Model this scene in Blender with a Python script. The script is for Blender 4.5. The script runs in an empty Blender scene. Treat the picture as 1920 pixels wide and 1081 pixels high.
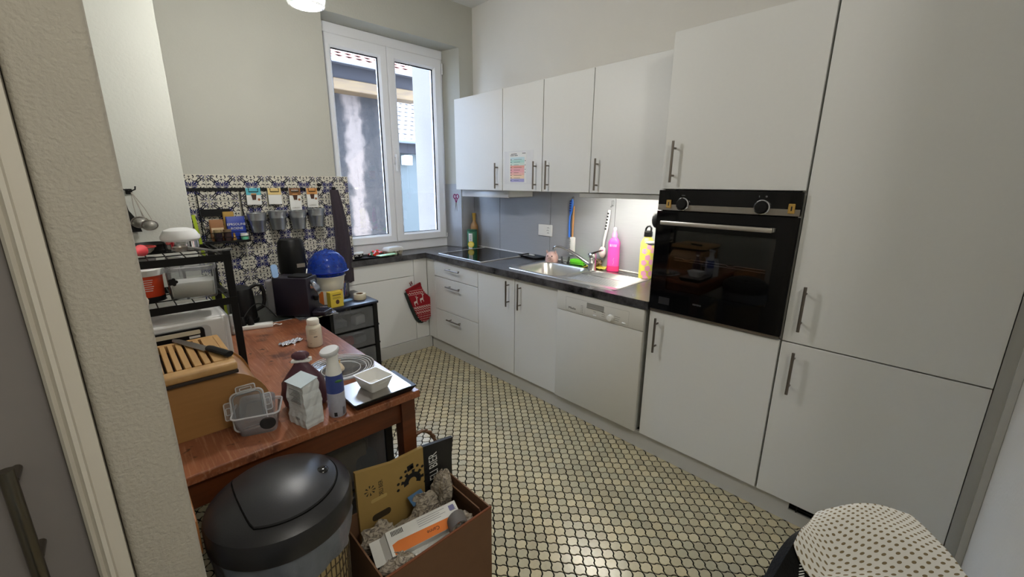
import bpy, bmesh, math, random
from mathutils import Matrix, Vector
PI = math.pi
random.seed(7)
scene = bpy.context.scene
col = scene.collection

# ------------------------------------------------------------------ camera
def cam_axes(yaw, pitch, roll):
    F = Vector((math.sin(yaw)*math.cos(pitch), math.cos(yaw)*math.cos(pitch), math.sin(pitch)))
    R = F.cross(Vector((0, 0, 1))).normalized()
    U = R.cross(F)
    c, s = math.cos(roll), math.sin(roll)
    return c*R + s*U, -s*R + c*U, F
CR, CU, CF = cam_axes(.7661, -.2469, .0066)
CAM = Vector((-2.0071, -3.2026, 1.5009))
cd = bpy.data.cameras.new('camera')
cd.sensor_width = 36.0
cd.lens = 778.3155/1920*36.0
cd.clip_start = .02
cam = bpy.data.objects.new('camera', cd)
cam.matrix_world = Matrix(((CR.x, CU.x, -CF.x, CAM.x), (CR.y, CU.y, -CF.y, CAM.y), (CR.z, CU.z, -CF.z, CAM.z), (0, 0, 0, 1)))
col.objects.link(cam)
scene.camera = cam

# ------------------------------------------------------------------ world, sun, exposure
world = bpy.data.worlds.new('world')
scene.world = world
world.use_nodes = True
bg = world.node_tree.nodes['Background']
bg.inputs['Color'].default_value = (.56, .73, 1.0, 1)
bg.inputs['Strength'].default_value = 16.0
sun_data = bpy.data.lights.new('sun', 'SUN')
sun_data.energy = 14.0
sun_data.angle = .01
sun_data.color = (1.0, .93, .84)
sun = bpy.data.objects.new('sun', sun_data)
sun.rotation_euler = Vector((-.75, .10, -.65)).to_track_quat('-Z', 'Y').to_euler()
col.objects.link(sun)
hall_data = bpy.data.lights.new('hall_fill', 'POINT')  # unseen fill light added behind the camera to brighten the near surfaces
hall_data.energy = 24.0
hall_data.shadow_soft_size = .15
hall_data.color = (1.0, .96, .90)
hall = bpy.data.objects.new('hall_fill', hall_data)
hall.location = (-1.7, -4.1, 2.6)
col.objects.link(hall)
vs = scene.view_settings
vs.view_transform = 'Standard'
vs.look = 'None'
vs.exposure = 0.4
vs.gamma = 1.0
vs.use_curve_mapping = False

# ------------------------------------------------------------------ helpers
FR = {}
def S(r, g=None, b=None):
    if g is None:
        r, g, b = (r >> 16) & 255, (r >> 8) & 255, r & 255
    f = lambda c: c/12.92 if c <= .04045 else ((c+.055)/1.055)**2.4
    return tuple(f(c/255.0) for c in (r, g, b))
def frame(loc, rz=0):
    return Matrix.Translation(Vector(loc)) @ Matrix.Rotation(rz, 4, 'Z')
def thing(name, label, cat, loc=(0, 0, 0), rz=0, group=None, kind=None):
    o = bpy.data.objects.new(name, None)
    o.empty_display_size = .05
    o.location = loc
    o.rotation_euler = (0, 0, rz)
    if label: o['label'] = label
    if cat: o['category'] = cat
    if group: o['group'] = group
    if kind: o['kind'] = kind
    col.objects.link(o)
    FR[o.name] = frame(loc, rz)
    return o
def B():
    return bmesh.new()
def finish(bm, name, mats, smooth):
    bmesh.ops.recalc_face_normals(bm, faces=bm.faces)
    me = bpy.data.meshes.new(name)
    bm.to_mesh(me)
    bm.free()
    for m in (mats if isinstance(mats, (list, tuple)) else [mats]):
        me.materials.append(m)
    if smooth:
        me.polygons.foreach_set('use_smooth', [True]*len(me.polygons))
        try:
            me.set_sharp_from_angle(angle=math.radians(38))
        except Exception:
            pass
    return me
def part(name, bm, mats, parent, smooth=True, world=False, label=None, kind=None):
    """a mesh child; coordinates in the root thing's frame (or world=True)"""
    root = parent
    while root.parent: root = root.parent
    if world: bm.transform(FR[root.name].inverted())
    o = bpy.data.objects.new(name, finish(bm, name, mats, smooth))
    o.parent = parent
    if label: o['label'] = label
    if kind: o['kind'] = kind
    col.objects.link(o)
    return o
def single(name, bm, mats, label, cat, loc=None, rz=0, group=None, kind=None, smooth=True):
    """a thing that is one mesh; world coordinates unless loc is given"""
    if loc is None:
        xs = [v.co.x for v in bm.verts]; ys = [v.co.y for v in bm.verts]; zs = [v.co.z for v in bm.verts]
        loc = ((min(xs)+max(xs))/2, (min(ys)+max(ys))/2, min(zs))
        bm.transform(Matrix.Translation(Vector(loc)).inverted())
    o = bpy.data.objects.new(name, finish(bm, name, mats, smooth))
    o.location = loc
    o.rotation_euler = (0, 0, rz)
    if label: o['label'] = label
    if cat: o['category'] = cat
    if group: o['group'] = group
    if kind: o['kind'] = kind
    col.objects.link(o)
    FR[o.name] = frame(loc, rz)
    return o
def structure(name, bm, mats, smooth=False):
    return single(name, bm, mats, None, None, kind='structure', smooth=smooth, loc=(0, 0, 0))
def FX(x):      # plane facing -X: a runs along -Y (to the viewer's right), b up, c out of the plane
    return Matrix(((0, 0, -1, x), (-1, 0, 0, 0), (0, 1, 0, 0), (0, 0, 0, 1)))
def FY(y):      # plane facing -Y: a along X, b up, c out of the plane
    return Matrix(((1, 0, 0, 0), (0, 0, -1, y), (0, 1, 0, 0), (0, 0, 0, 1)))
def T(x=0, y=0, z=0): return Matrix.Translation((x, y, z))
def RX(a): return Matrix.Rotation(a, 4, 'X')
def RY(a): return Matrix.Rotation(a, 4, 'Y')
def RZ(a): return Matrix.Rotation(a, 4, 'Z')
def box(bm, x0, x1, y0, y1, z0, z1, bev=0, mi=0, M=None, seg=1):
    vs = [bm.verts.new((x, y, z)) for z in (z0, z1) for y in (y0, y1) for x in (x0, x1)]
    if M is not None:
        for v in vs: v.co = M @ v.co
    fs = []
    for q in ((0, 2, 3, 1), (4, 5, 7, 6), (0, 1, 5, 4), (2, 6, 7, 3), (0, 4, 6, 2), (1, 3, 7, 5)):
        f = bm.faces.new([vs[i] for i in q]); f.material_index = mi; fs.append(f)
    if bev > 0:
        es = list({e for f in fs for e in f.edges})
        bmesh.ops.bevel(bm, geom=es, offset=bev, segments=seg, affect='EDGES', profile=.5, clamp_overlap=True)
def prism(bm, poly, z0, z1, M=None, mi=0, bev=0, seg=1):
    n = len(poly)
    lo = [bm.verts.new((p[0], p[1], z0)) for p in poly]
    hi = [bm.verts.new((p[0], p[1], z1)) for p in poly]
    if M is not None:
        for v in lo+hi: v.co = M @ v.co
    fs = [bm.faces.new(lo[::-1]), bm.faces.new(hi)]
    for i in range(n):
        fs.append(bm.faces.new((lo[i], lo[(i+1) % n], hi[(i+1) % n], hi[i])))
    for f in fs: f.material_index = mi
    if bev > 0:
        es = list(set(fs[1].edges) | set(fs[0].edges))
        bmesh.ops.bevel(bm, geom=es, offset=bev, segments=seg, affect='EDGES', profile=.5, clamp_overlap=True)
def flat(bm, poly, M=None, mi=0):
    vs = [bm.verts.new((p[0], p[1], p[2] if len(p) > 2 else 0)) for p in poly]
    if M is not None:
        for v in vs: v.co = M @ v.co
    f = bm.faces.new(vs); f.material_index = mi
    return f
def rrect(x0, x1, y0, y1, r, n=5):
    out = []
    for cx, cy, a0 in ((x1-r, y0+r, -PI/2), (x1-r, y1-r, 0), (x0+r, y1-r, PI/2), (x0+r, y0+r, PI)):
        for i in range(n+1):
            a = a0 + i*PI/2/n
            out.append((cx+r*math.cos(a), cy+r*math.sin(a)))
    return out
def circle(cx, cy, r, n=24, ry=None):
    ry = r if ry is None else ry
    return [(cx+r*math.cos(2*PI*i/n), cy+ry*math.sin(2*PI*i/n)) for i in range(n)]
def lathe(bm, prof, seg=28, M=None, mi=0, sx=1, sy=1):
    rings = []
    for r, z in prof:
        if r < 1e-6:
            v = [bm.verts.new((0, 0, z))]
        else:
            v = [bm.verts.new((sx*r*math.cos(2*PI*i/seg), sy*r*math.sin(2*PI*i/seg), z)) for i in range(seg)]
        if M is not None:
            for q in v: q.co = M @ q.co
        rings.append(v)
    for a, b in zip(rings, rings[1:]):
        for i in range(seg):
            j = (i+1) % seg
            if len(a) == 1 and len(b) == 1: continue
            if len(a) == 1: f = bm.faces.new((a[0], b[i], b[j]))
            elif len(b) == 1: f = bm.faces.new((a[i], a[j], b[0]))
            else: f = bm.faces.new((a[i], a[j], b[j], b[i]))
            f.material_index = mi
    return rings
def loft(bm, rings, mi=0, cap0=True, cap1=True, M=None):
    """rings of equal length, each a list of 3D points"""
    R = []
    for ring in rings:
        R.append([bm.verts.new(M @ Vector(p) if M is not None else p) for p in ring])
    n = len(R[0])
    for a, b in zip(R, R[1:]):
        for i in range(n):
            f = bm.faces.new((a[i], a[(i+1) % n], b[(i+1) % n], b[i])); f.material_index = mi
    if cap0: bm.faces.new(R[0][::-1]).material_index = mi
    if cap1: bm.faces.new(R[-1]).material_index = mi
def tube(bm, pts, r, seg=8, closed=False, mi=0, M=None, flatten=1.0):
    pts = [Vector(p) for p in pts]
    n = len(pts)
    rad = r if isinstance(r, (list, tuple)) else [r]*n
    tan = []
    for i in range(n):
        a = pts[i-1] if (closed or i > 0) else pts[i]
        b = pts[(i+1) % n] if (closed or i < n-1) else pts[i]
        t = (b-a)
        tan.append(t.normalized() if t.length > 1e-9 else Vector((0, 0, 1)))
    up = Vector((0, 0, 1)) if abs(tan[0].z) < .9 else Vector((1, 0, 0))
    nrm = (up - tan[0]*up.dot(tan[0])).normalized()
    rings = []
    for i in range(n):
        nrm = (nrm - tan[i]*nrm.dot(tan[i]))
        nrm = nrm.normalized() if nrm.length > 1e-6 else tan[i].orthogonal().normalized()
        bi = tan[i].cross(nrm)
        ring = []
        for k in range(seg):
            a = 2*PI*k/seg
            p = pts[i] + nrm*(rad[i]*math.cos(a)) + bi*(rad[i]*flatten*math.sin(a))
            ring.append(bm.verts.new(M @ p if M is not None else p))
        rings.append(ring)
    m = n if closed else n-1
    for i in range(m):
        a, b = rings[i], rings[(i+1) % n]
        for k in range(seg):
            f = bm.faces.new((a[k], a[(k+1) % seg], b[(k+1) % seg], b[k])); f.material_index = mi
    if not closed:
        bm.faces.new(rings[0][::-1]).material_index = mi
        bm.faces.new(rings[-1]).material_index = mi
def bar(bm, p0, p1, r, seg=10, mi=0, M=None):
    tube(bm, [p0, p1], r, seg, mi=mi, M=M)
def grid(bm, fn, nu, nv, mi=0, uv=None, thick=0):
    """surface fn(u,v) -> point, u,v in 0..1; uv optional (su,sv) scale; thick adds a back sheet"""
    lay = bm.loops.layers.uv.verify() if uv else None
    P = [[Vector(fn(i/nu, j/nv)) for i in range(nu+1)] for j in range(nv+1)]
    def nr(i, j):
        a = P[j][min(i+1, nu)]-P[j][max(i-1, 0)]; b = P[min(j+1, nv)][i]-P[max(j-1, 0)][i]
        c = a.cross(b)
        return c.normalized() if c.length > 1e-12 else Vector((0, 0, 1))
    V = [[bm.verts.new(P[j][i]) for i in range(nu+1)] for j in range(nv+1)]
    def face(q, ij):
        f = bm.faces.new(q); f.material_index = mi
        if lay:
            for l, (i, j) in zip(f.loops, ij): l[lay].uv = (i/nu*uv[0], j/nv*uv[1])
    for j in range(nv):
        for i in range(nu):
            face((V[j][i], V[j][i+1], V[j+1][i+1], V[j+1][i]), ((i, j), (i+1, j), (i+1, j+1), (i, j+1)))
    if thick:
        W = [[bm.verts.new(P[j][i]-nr(i, j)*thick) for i in range(nu+1)] for j in range(nv+1)]
        for j in range(nv):
            for i in range(nu):
                face((W[j][i], W[j+1][i], W[j+1][i+1], W[j][i+1]), ((i, j), (i, j+1), (i+1, j+1), (i+1, j)))
        for i in range(nu):
            face((V[0][i], W[0][i], W[0][i+1], V[0][i+1]), ((i, 0), (i, 0), (i+1, 0), (i+1, 0)))
            face((V[nv][i], V[nv][i+1], W[nv][i+1], W[nv][i]), ((i, nv), (i+1, nv), (i+1, nv), (i, nv)))
        for j in range(nv):
            face((V[j][0], V[j+1][0], W[j+1][0], W[j][0]), ((0, j), (0, j+1), (0, j+1), (0, j)))
            face((V[j][nu], W[j][nu], W[j+1][nu], V[j+1][nu]), ((nu, j), (nu, j), (nu, j+1), (nu, j+1)))
def text(bm, s, size, M, mi=0, align='CENTER', ext=.0002, sx=1.0):
    cu = bpy.data.curves.new('t', 'FONT')
    cu.body = s; cu.size = size; cu.extrude = ext; cu.align_x = align; cu.align_y = 'CENTER'; cu.resolution_u = 2
    ob = bpy.data.objects.new('t', cu)
    me = ob.to_mesh()
    me.transform(M @ Matrix.Diagonal((sx, 1, 1, 1)))
    me.polygons.foreach_set('material_index', [mi]*len(me.polygons))
    bm.from_mesh(me)
    ob.to_mesh_clear()
    bpy.data.objects.remove(ob); bpy.data.curves.remove(cu)
def blob(bm, fn, nu=16, nv=10, mi=0, M=None):
    """closed blob: fn(theta, phi) -> radius triple point"""
    rings = []
    for j in range(nv+1):
        ph = PI*j/nv
        if j in (0, nv): rings.append([bm.verts.new(fn(0, ph))])
        else: rings.append([bm.verts.new(fn(2*PI*i/nu, ph)) for i in range(nu)])
    if M is not None:
        for r in rings:
            for v in r: v.co = M @ v.co
    for a, b in zip(rings, rings[1:]):
        for i in range(nu):
            k = (i+1) % nu
            if len(a) == 1: q = (a[0], b[i], b[k])
            elif len(b) == 1: q = (a[i], b[0], a[k])
            else: q = (a[i], b[i], b[k], a[k])
            bm.faces.new(q).material_index = mi
def ellipsoid(bm, c, r, nu=16, nv=10, mi=0, M=None):
    blob(bm, lambda t, p: (c[0]+r[0]*math.sin(p)*math.cos(t), c[1]+r[1]*math.sin(p)*math.sin(t), c[2]+r[2]*math.cos(p)), nu, nv, mi, M)

# ------------------------------------------------------------------ materials
MATS = {}
def nodes_of(name):
    m = bpy.data.materials.new(name)
    m.use_nodes = True
    nt = m.node_tree
    return m, nt, nt.nodes, nt.links, nt.nodes['Principled BSDF']
def mat(name, c, rough=.5, metal=0, var=.05, scale=18, bump=0, bscale=None, alpha=1, spec=.5, coat=0, emit=0, trans=0, sub=0, stretch=None):
    if name in MATS: return MATS[name]
    m, nt, N, L, P = nodes_of(name)
    if not isinstance(c, tuple): c = S(c)
    tc = N.new('ShaderNodeTexCoord')
    src = tc.outputs['Object']
    if stretch:
        mp = N.new('ShaderNodeMapping'); mp.inputs['Scale'].default_value = stretch
        L.new(src, mp.inputs['Vector']); src = mp.outputs['Vector']
    nz = N.new('ShaderNodeTexNoise'); nz.inputs['Scale'].default_value = scale; nz.inputs['Detail'].default_value = 4
    L.new(src, nz.inputs['Vector'])
    mx = N.new('ShaderNodeMix'); mx.data_type = 'RGBA'
    mx.inputs[6].default_value = tuple(max(0, x*(1-var)) for x in c)+(1,)
    mx.inputs[7].default_value = tuple(min(1, x*(1+var)) for x in c)+(1,)
    L.new(nz.outputs['Fac'], mx.inputs[0])
    L.new(mx.outputs[2], P.inputs['Base Color'])
    P.inputs['Roughness'].default_value = rough
    P.inputs['Metallic'].default_value = metal
    P.inputs['Specular IOR Level'].default_value = spec
    P.inputs['Coat Weight'].default_value = coat
    P.inputs['Alpha'].default_value = alpha
    P.inputs['Transmission Weight'].default_value = trans
    if sub:
        P.inputs['Subsurface Weight'].default_value = sub; P.inputs['Subsurface Radius'].default_value = (.01, .01, .01)
    if emit:
        P.inputs['Emission Color'].default_value = c+(1,); P.inputs['Emission Strength'].default_value = emit
    if bump:
        b2 = N.new('ShaderNodeTexNoise'); b2.inputs['Scale'].default_value = bscale or scale*4; b2.inputs['Detail'].default_value = 3
        L.new(src, b2.inputs['Vector'])
        bp = N.new('ShaderNodeBump'); bp.inputs['Strength'].default_value = bump; bp.inputs['Distance'].default_value = .004
        L.new(b2.outputs['Fac'], bp.inputs['Height']); L.new(bp.outputs['Normal'], P.inputs['Normal'])
    MATS[name] = m
    return m
def mat_wood(name, c1, c2, rough=.4, axis='X', scale=9, stain=0, coat=0, sc2=14):
    m, nt, N, L, P = nodes_of(name)
    tc = N.new('ShaderNodeTexCoord')
    mp = N.new('ShaderNodeMapping')
    st = {'X': (.12, 1, 1), 'Y': (1, .12, 1), 'Z': (1, 1, .12)}[axis]
    mp.inputs['Scale'].default_value = st
    L.new(tc.outputs['Object'], mp.inputs['Vector'])
    n1 = N.new('ShaderNodeTexNoise'); n1.inputs['Scale'].default_value = scale; n1.inputs['Detail'].default_value = 3; n1.inputs['Distortion'].default_value = .8
    L.new(mp.outputs['Vector'], n1.inputs['Vector'])
    mul = N.new('ShaderNodeMath'); mul.operation = 'MULTIPLY'; mul.inputs[1].default_value = sc2
    L.new(n1.outputs['Fac'], mul.inputs[0])
    sn = N.new('ShaderNodeMath'); sn.operation = 'SINE'; L.new(mul.outputs[0], sn.inputs[0])
    n2 = N.new('ShaderNodeTexNoise'); n2.inputs['Scale'].default_value = 90; n2.inputs['Detail'].default_value = 2
    L.new(mp.outputs['Vector'], n2.inputs['Vector'])
    ad = N.new('ShaderNodeMath'); ad.operation = 'MULTIPLY_ADD'; ad.inputs[1].default_value = .28; ad.inputs[2].default_value = .25
    L.new(sn.outputs[0], ad.inputs[0])
    a2 = N.new('ShaderNodeMath'); a2.operation = 'MULTIPLY_ADD'; a2.inputs[1].default_value = .5
    L.new(n2.outputs['Fac'], a2.inputs[0]); L.new(ad.outputs[0], a2.inputs[2])
    mx = N.new('ShaderNodeMix'); mx.data_type = 'RGBA'
    mx.inputs[6].default_value = S(c1)+(1,); mx.inputs[7].default_value = S(c2)+(1,)
    L.new(a2.outputs[0], mx.inputs[0])
    out = mx.outputs[2]
    if stain:
        n3 = N.new('ShaderNodeTexNoise'); n3.inputs['Scale'].default_value = 11; n3.inputs['Detail'].default_value = 5
        L.new(tc.outputs['Object'], n3.inputs['Vector'])
        rp = N.new('ShaderNodeValToRGB'); rp.color_ramp.elements[0].position = .56; rp.color_ramp.elements[1].position = .7
        L.new(n3.outputs['Fac'], rp.inputs[0])
        m3 = N.new('ShaderNodeMix'); m3.data_type = 'RGBA'; m3.inputs[7].default_value = S(stain)+(1,)
        L.new(rp.outputs[0], m3.inputs[0]); L.new(out, m3.inputs[6]); out = m3.outputs[2]
        mr = N.new('ShaderNodeMapRange'); mr.inputs[3].default_value = rough-.1; mr.inputs[4].default_value = rough+.2
        L.new(n3.outputs['Fac'], mr.inputs[0]); L.new(mr.outputs[0], P.inputs['Roughness'])
    else:
        P.inputs['Roughness'].default_value = rough
    if stain:
        m5 = N.new('ShaderNodeMapping'); m5.inputs['Scale'].default_value = (160, 9, 60); m5.inputs['Rotation'].default_value = (0, 0, .5)
        L.new(tc.outputs['Object'], m5.inputs['Vector'])
        n5 = N.new('ShaderNodeTexNoise'); n5.inputs['Scale'].default_value = 1.0; n5.inputs['Detail'].default_value = 4
        L.new(m5.outputs['Vector'], n5.inputs['Vector'])
        r5 = N.new('ShaderNodeValToRGB'); r5.color_ramp.elements[0].position = .52; r5.color_ramp.elements[1].position = .72
        r5.color_ramp.elements[1].color = (.55, .55, .55, 1)
        L.new(n5.outputs['Fac'], r5.inputs[0])
        x5 = N.new('ShaderNodeMix'); x5.data_type = 'RGBA'; x5.inputs[7].default_value = S(0xB88A6C)+(1,)
        L.new(r5.outputs[0], x5.inputs[0]); L.new(out, x5.inputs[6]); out = x5.outputs[2]
        n6 = N.new('ShaderNodeTexNoise'); n6.inputs['Scale'].default_value = 26; n6.inputs['Detail'].default_value = 3
        L.new(tc.outputs['Object'], n6.inputs['Vector'])
        r6 = N.new('ShaderNodeValToRGB'); r6.color_ramp.elements[0].position = .66; r6.color_ramp.elements[1].position = .72
        L.new(n6.outputs['Fac'], r6.inputs[0])
        x6 = N.new('ShaderNodeMix'); x6.data_type = 'RGBA'; x6.inputs[7].default_value = S(0x3A1C10)+(1,)
        L.new(r6.outputs[0], x6.inputs[0]); L.new(out, x6.inputs[6]); out = x6.outputs[2]
    L.new(out, P.inputs['Base Color'])
    P.inputs['Coat Weight'].default_value = coat
    bp = N.new('ShaderNodeBump'); bp.inputs['Strength'].default_value = .15; bp.inputs['Distance'].default_value = .001
    L.new(a2.outputs[0], bp.inputs['Height']); L.new(bp.outputs['Normal'], P.inputs['Normal'])
    return m
def mat_glass(name, tint=(1, 1, 1), refl=.9, haze=None, hazefac=.0):
    """thin clear sheet: see-through plus a fresnel reflection"""
    m = bpy.data.materials.new(name); m.use_nodes = True
    nt = m.node_tree; N = nt.nodes; L = nt.links
    for n in list(N): N.remove(n)
    out = N.new('ShaderNodeOutputMaterial')
    tr = N.new('ShaderNodeBsdfTransparent'); tr.inputs[0].default_value = tint+(1,)
    gl = N.new('ShaderNodeBsdfGlossy'); gl.inputs['Roughness'].default_value = .02
    fr = N.new('ShaderNodeFresnel'); fr.inputs[0].default_value = 1.5
    ml = N.new('ShaderNodeMath'); ml.operation = 'MULTIPLY'; ml.inputs[1].default_value = refl
    L.new(fr.outputs[0], ml.inputs[0])
    mx = N.new('ShaderNodeMixShader')
    L.new(ml.outputs[0], mx.inputs[0]); L.new(tr.outputs[0], mx.inputs[1]); L.new(gl.outputs[0], mx.inputs[2])
    last = mx
    if haze:
        df = N.new('ShaderNodeBsdfDiffuse'); df.inputs[0].default_value = haze+(1,)
        tl = N.new('ShaderNodeBsdfTranslucent'); tl.inputs[0].default_value = haze+(1,)
        ms = N.new('ShaderNodeMixShader'); ms.inputs[0].default_value = .5
        L.new(df.outputs[0], ms.inputs[1]); L.new(tl.outputs[0], ms.inputs[2])
        m2 = N.new('ShaderNodeMixShader'); m2.inputs[0].default_value = hazefac
        tc = N.new('ShaderNodeTexCoord'); nz = N.new('ShaderNodeTexNoise'); nz.inputs['Scale'].default_value = 30
        L.new(tc.outputs['Object'], nz.inputs['Vector'])
        mr = N.new('ShaderNodeMapRange'); mr.inputs[3].default_value = hazefac*.8; mr.inputs[4].default_value = hazefac*1.2
        L.new(nz.outputs['Fac'], mr.inputs[0]); L.new(mr.outputs[0], m2.inputs[0])
        L.new(mx.outputs[0], m2.inputs[1]); L.new(ms.outputs[0], m2.inputs[2]); last = m2
    L.new(last.outputs[0], out.inputs[0])
    return m

M_WALL = mat('painted_plaster', S(185, 184, 174), .9, var=.03, scale=6, bump=.25, bscale=90, spec=.2)
M_WALLR = mat('white_plaster', S(226, 223, 216), .9, var=.02, scale=6, bump=.25, bscale=90, spec=.2)
M_ALCOVE = mat('alcove_paint', S(196, 197, 188), .9, var=.03, scale=6, bump=.25, bscale=90, spec=.2)
M_WALLROUGH = mat('rough_plaster', S(188, 182, 170), .92, var=.05, scale=14, bump=.6, bscale=160, spec=.2)
M_CEIL = mat('ceiling_paint', S(225, 224, 220), .9, var=.02, scale=5, spec=.2)
M_CAB = mat('white_laminate', S(224, 224, 221), .42, var=.015, scale=60, bump=.05, bscale=500)
M_CABSIDE = mat('white_carcass', S(214, 214, 210), .5, var=.015, scale=40)
M_PLINTH = mat('plinth_laminate', S(200, 199, 195), .5, var=.02, scale=40)
M_GAP = mat('dark_gap', S(8, 8, 8), .9, spec=.1)
M_HANDLE = mat('bronze_steel', S(126, 118, 110), .4, metal=.95, var=.1, scale=40, stretch=(1, 1, .1))
M_STEEL = mat('brushed_steel', S(176, 170, 162), .33, metal=1, var=.08, scale=40, stretch=(1, 1, .1))
M_CHROME = mat('chrome', S(215, 215, 218), .12, metal=1, var=.02)
M_SINK = mat('sink_steel', S(205, 203, 198), .3, metal=1, var=.05, scale=30, stretch=(1, .1, 1))
M_BLACK = mat('black_plastic', S(14, 14, 15), .42, var=.15, scale=30, spec=.3)
M_BLACKM = mat('black_metal', S(12, 12, 12), .5, var=.2, scale=30, spec=.25)
M_BLACKGLOSS = mat('black_glass', S(9, 9, 11), .06, var=.1, spec=.35)
M_WHITEP = mat('white_plastic', S(232, 232, 228), .35, var=.02, scale=20)
M_PVC = mat('window_pvc', S(236, 237, 240), .35, var=.015, scale=10)
M_PAPER = mat('white_paper', S(226, 226, 222), .8, var=.03, scale=40)
M_INK = mat('black_print', S(24, 24, 26), .7, var=.1)
M_KRAFT = mat('corrugated_cardboard', S(114, 82, 58), .85, var=.08, scale=25, bump=.15, bscale=150)
M_GOLD = mat('gold_paper', S(196, 158, 84), .4, metal=.4, var=.1)
M_CLEAR = mat_glass('clear_plastic', (.97, .975, .98), .9, (.94, .94, .96), .10)
M_CLEARG = mat_glass('clear_glass', (.97, .98, .98), 1.0, (.9, .92, .93), .05)
M_PANE = mat_glass('window_glass', (.97, .98, 1.0), .75)

# ------------------------------------------------------------------ floor
def mat_floor_tile():
    m, nt, N, L, P = nodes_of('beige_floor_tile')
    oi = N.new('ShaderNodeObjectInfo'); ge = N.new('ShaderNodeNewGeometry')
    ad = N.new('ShaderNodeMath'); ad.operation = 'ADD'
    L.new(oi.outputs['Random'], ad.inputs[0]); L.new(ge.outputs['Random Per Island'], ad.inputs[1])
    fr = N.new('ShaderNodeMath'); fr.operation = 'FRACT'; L.new(ad.outputs[0], fr.inputs[0])
    rp = N.new('ShaderNodeValToRGB')
    e = rp.color_ramp.elements
    e[0].position = 0; e[0].color = S(168, 158, 130)+(1,)
    e[1].position = 1; e[1].color = S(190, 176, 140)+(1,)
    for p, c in ((.25, (182, 170, 138)), (.5, (174, 166, 138)), (.75, (194, 182, 148))):
        x = e.new(p); x.color = S(*c)+(1,)
    L.new(fr.outputs[0], rp.inputs[0])
    nz = N.new('ShaderNodeTexNoise'); nz.inputs['Scale'].default_value = 60
    L.new(ge.outputs['Position'], nz.inputs['Vector'])
    mx = N.new('ShaderNodeMix'); mx.data_type = 'RGBA'; mx.blend_type = 'MULTIPLY'; mx.inputs[0].default_value = .35
    cr = N.new('ShaderNodeMapRange'); cr.inputs[3].default_value = .85; cr.inputs[4].default_value = 1.4
    L.new(nz.outputs['Fac'], cr.inputs[0])
    L.new(rp.outputs[0], mx.inputs[6]); L.new(cr.outputs[0], mx.inputs[7])
    L.new(mx.outputs[2], P.inputs['Base Color'])
    P.inputs['Roughness'].default_value = .22
    P.inputs['Specular IOR Level'].default_value = .85
    bp = N.new('ShaderNodeBump'); bp.inputs['Strength'].default_value = .12; bp.inputs['Distance'].default_value = .002
    L.new(nz.outputs['Fac'], bp.inputs['Height']); L.new(bp.outputs['Normal'], P.inputs['Normal'])
    return m
M_FTILE = mat_floor_tile()
M_GROUT = mat('dark_grout', S(12, 11, 11), .9, var=.25, scale=60, spec=.1)
bm = B(); box(bm, -2.65, .6, -4.6, .3, -.06, -.0022)
floor = structure('floor', bm, M_GROUT)
PX, PY = .0575, .0712
def lantern():
    ts = (0, .1, .26, .42, .58, .74, .9); fs = (0, .75, 1, .8, -.8, -1, -.75)
    q = []
    a = Vector((PX/2, 0)); b = Vector((0, PY/2)); d = b-a; n = Vector((d.y, -d.x)).normalized()
    for t, f in zip(ts, fs):
        q.append(a+d*t+n*(.0032*f))
    side = [(p.x, p.y) for p in q]
    tl = [(0, PY/2)] + [(-x, y) for x, y in side[:0:-1]]
    top = side + tl
    bot = [(-x, -y) for x, y in top]
    return [(x*.90, y*.912) for x, y in top+bot]
LAN = lantern()
def tile_geo(cx, cy, vs, fs, dz=0):
    n = len(LAN); o = len(vs)
    for x, y in LAN: vs.append((cx+x, cy+y, -.0035))
    for x, y in LAN: vs.append((cx+x*.93, cy+y*.94, dz))
    for i in range(n): fs.append((o+i, o+(i+1) % n, o+n+(i+1) % n, o+n+i))
    fs.append(tuple(range(o+n, o+2*n)))
cells = []
for i in range(-40, 90):
    for j in range(-140, 160):
        x = -.844 + (i*PX/2*1.0) ; y = -2.394 + j*PY/2
        if (i+j) % 2: continue
        if x > .035 or x < -2.62 or y > .02 or y < -4.57: continue
        cells.append((x, y))
def px_of(p):
    d = Vector(p)-CAM
    z = d.dot(CF)
    if z < .1: return None
    return 960+778.3*d.dot(CR)/z, 540.5-778.3*d.dot(CU)/z, z
def shown(x, y):
    q = px_of((x, y, 0))
    if not q or not (-20 < q[0] < 1940 and q[1] < 1100): return None
    u, v, z = q
    if u < 915: return None if v > 690 and not (u > 800 and v < 850) else z+50
    if u > 1440 and v > 1000: return z+20
    return z
rank = sorted((s, c) for c in cells for s in [shown(*c)] if s is not None)
near = {c for s, c in rank[:300]}
vs_, fs_ = [], []
tile_geo(0, 0, vs_, fs_)
tile_me = bpy.data.meshes.new('floor_tile'); tile_me.from_pydata(vs_, [], fs_); tile_me.materials.append(M_FTILE)
vs_, fs_ = [], []
for c in cells:
    if c in near:
        o = bpy.data.objects.new('floor_tile', tile_me)
        o.location = (c[0], c[1], random.uniform(-.0005, .0003))
        o.rotation_euler = (random.uniform(-.006, .006), random.uniform(-.006, .006), random.uniform(-.02, .02))
        o.parent = floor; col.objects.link(o)
    else:
        tile_geo(c[0]+random.uniform(-.0004, .0004), c[1]+random.uniform(-.0004, .0004), vs_, fs_, random.uniform(-.0005, .0003))
me = bpy.data.meshes.new('floor_tiles'); me.from_pydata(vs_, [], fs_); me.materials.append(M_FTILE)
o = bpy.data.objects.new('floor_tiles', me); o.parent = floor; o['kind'] = 'stuff'; col.objects.link(o)

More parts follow.
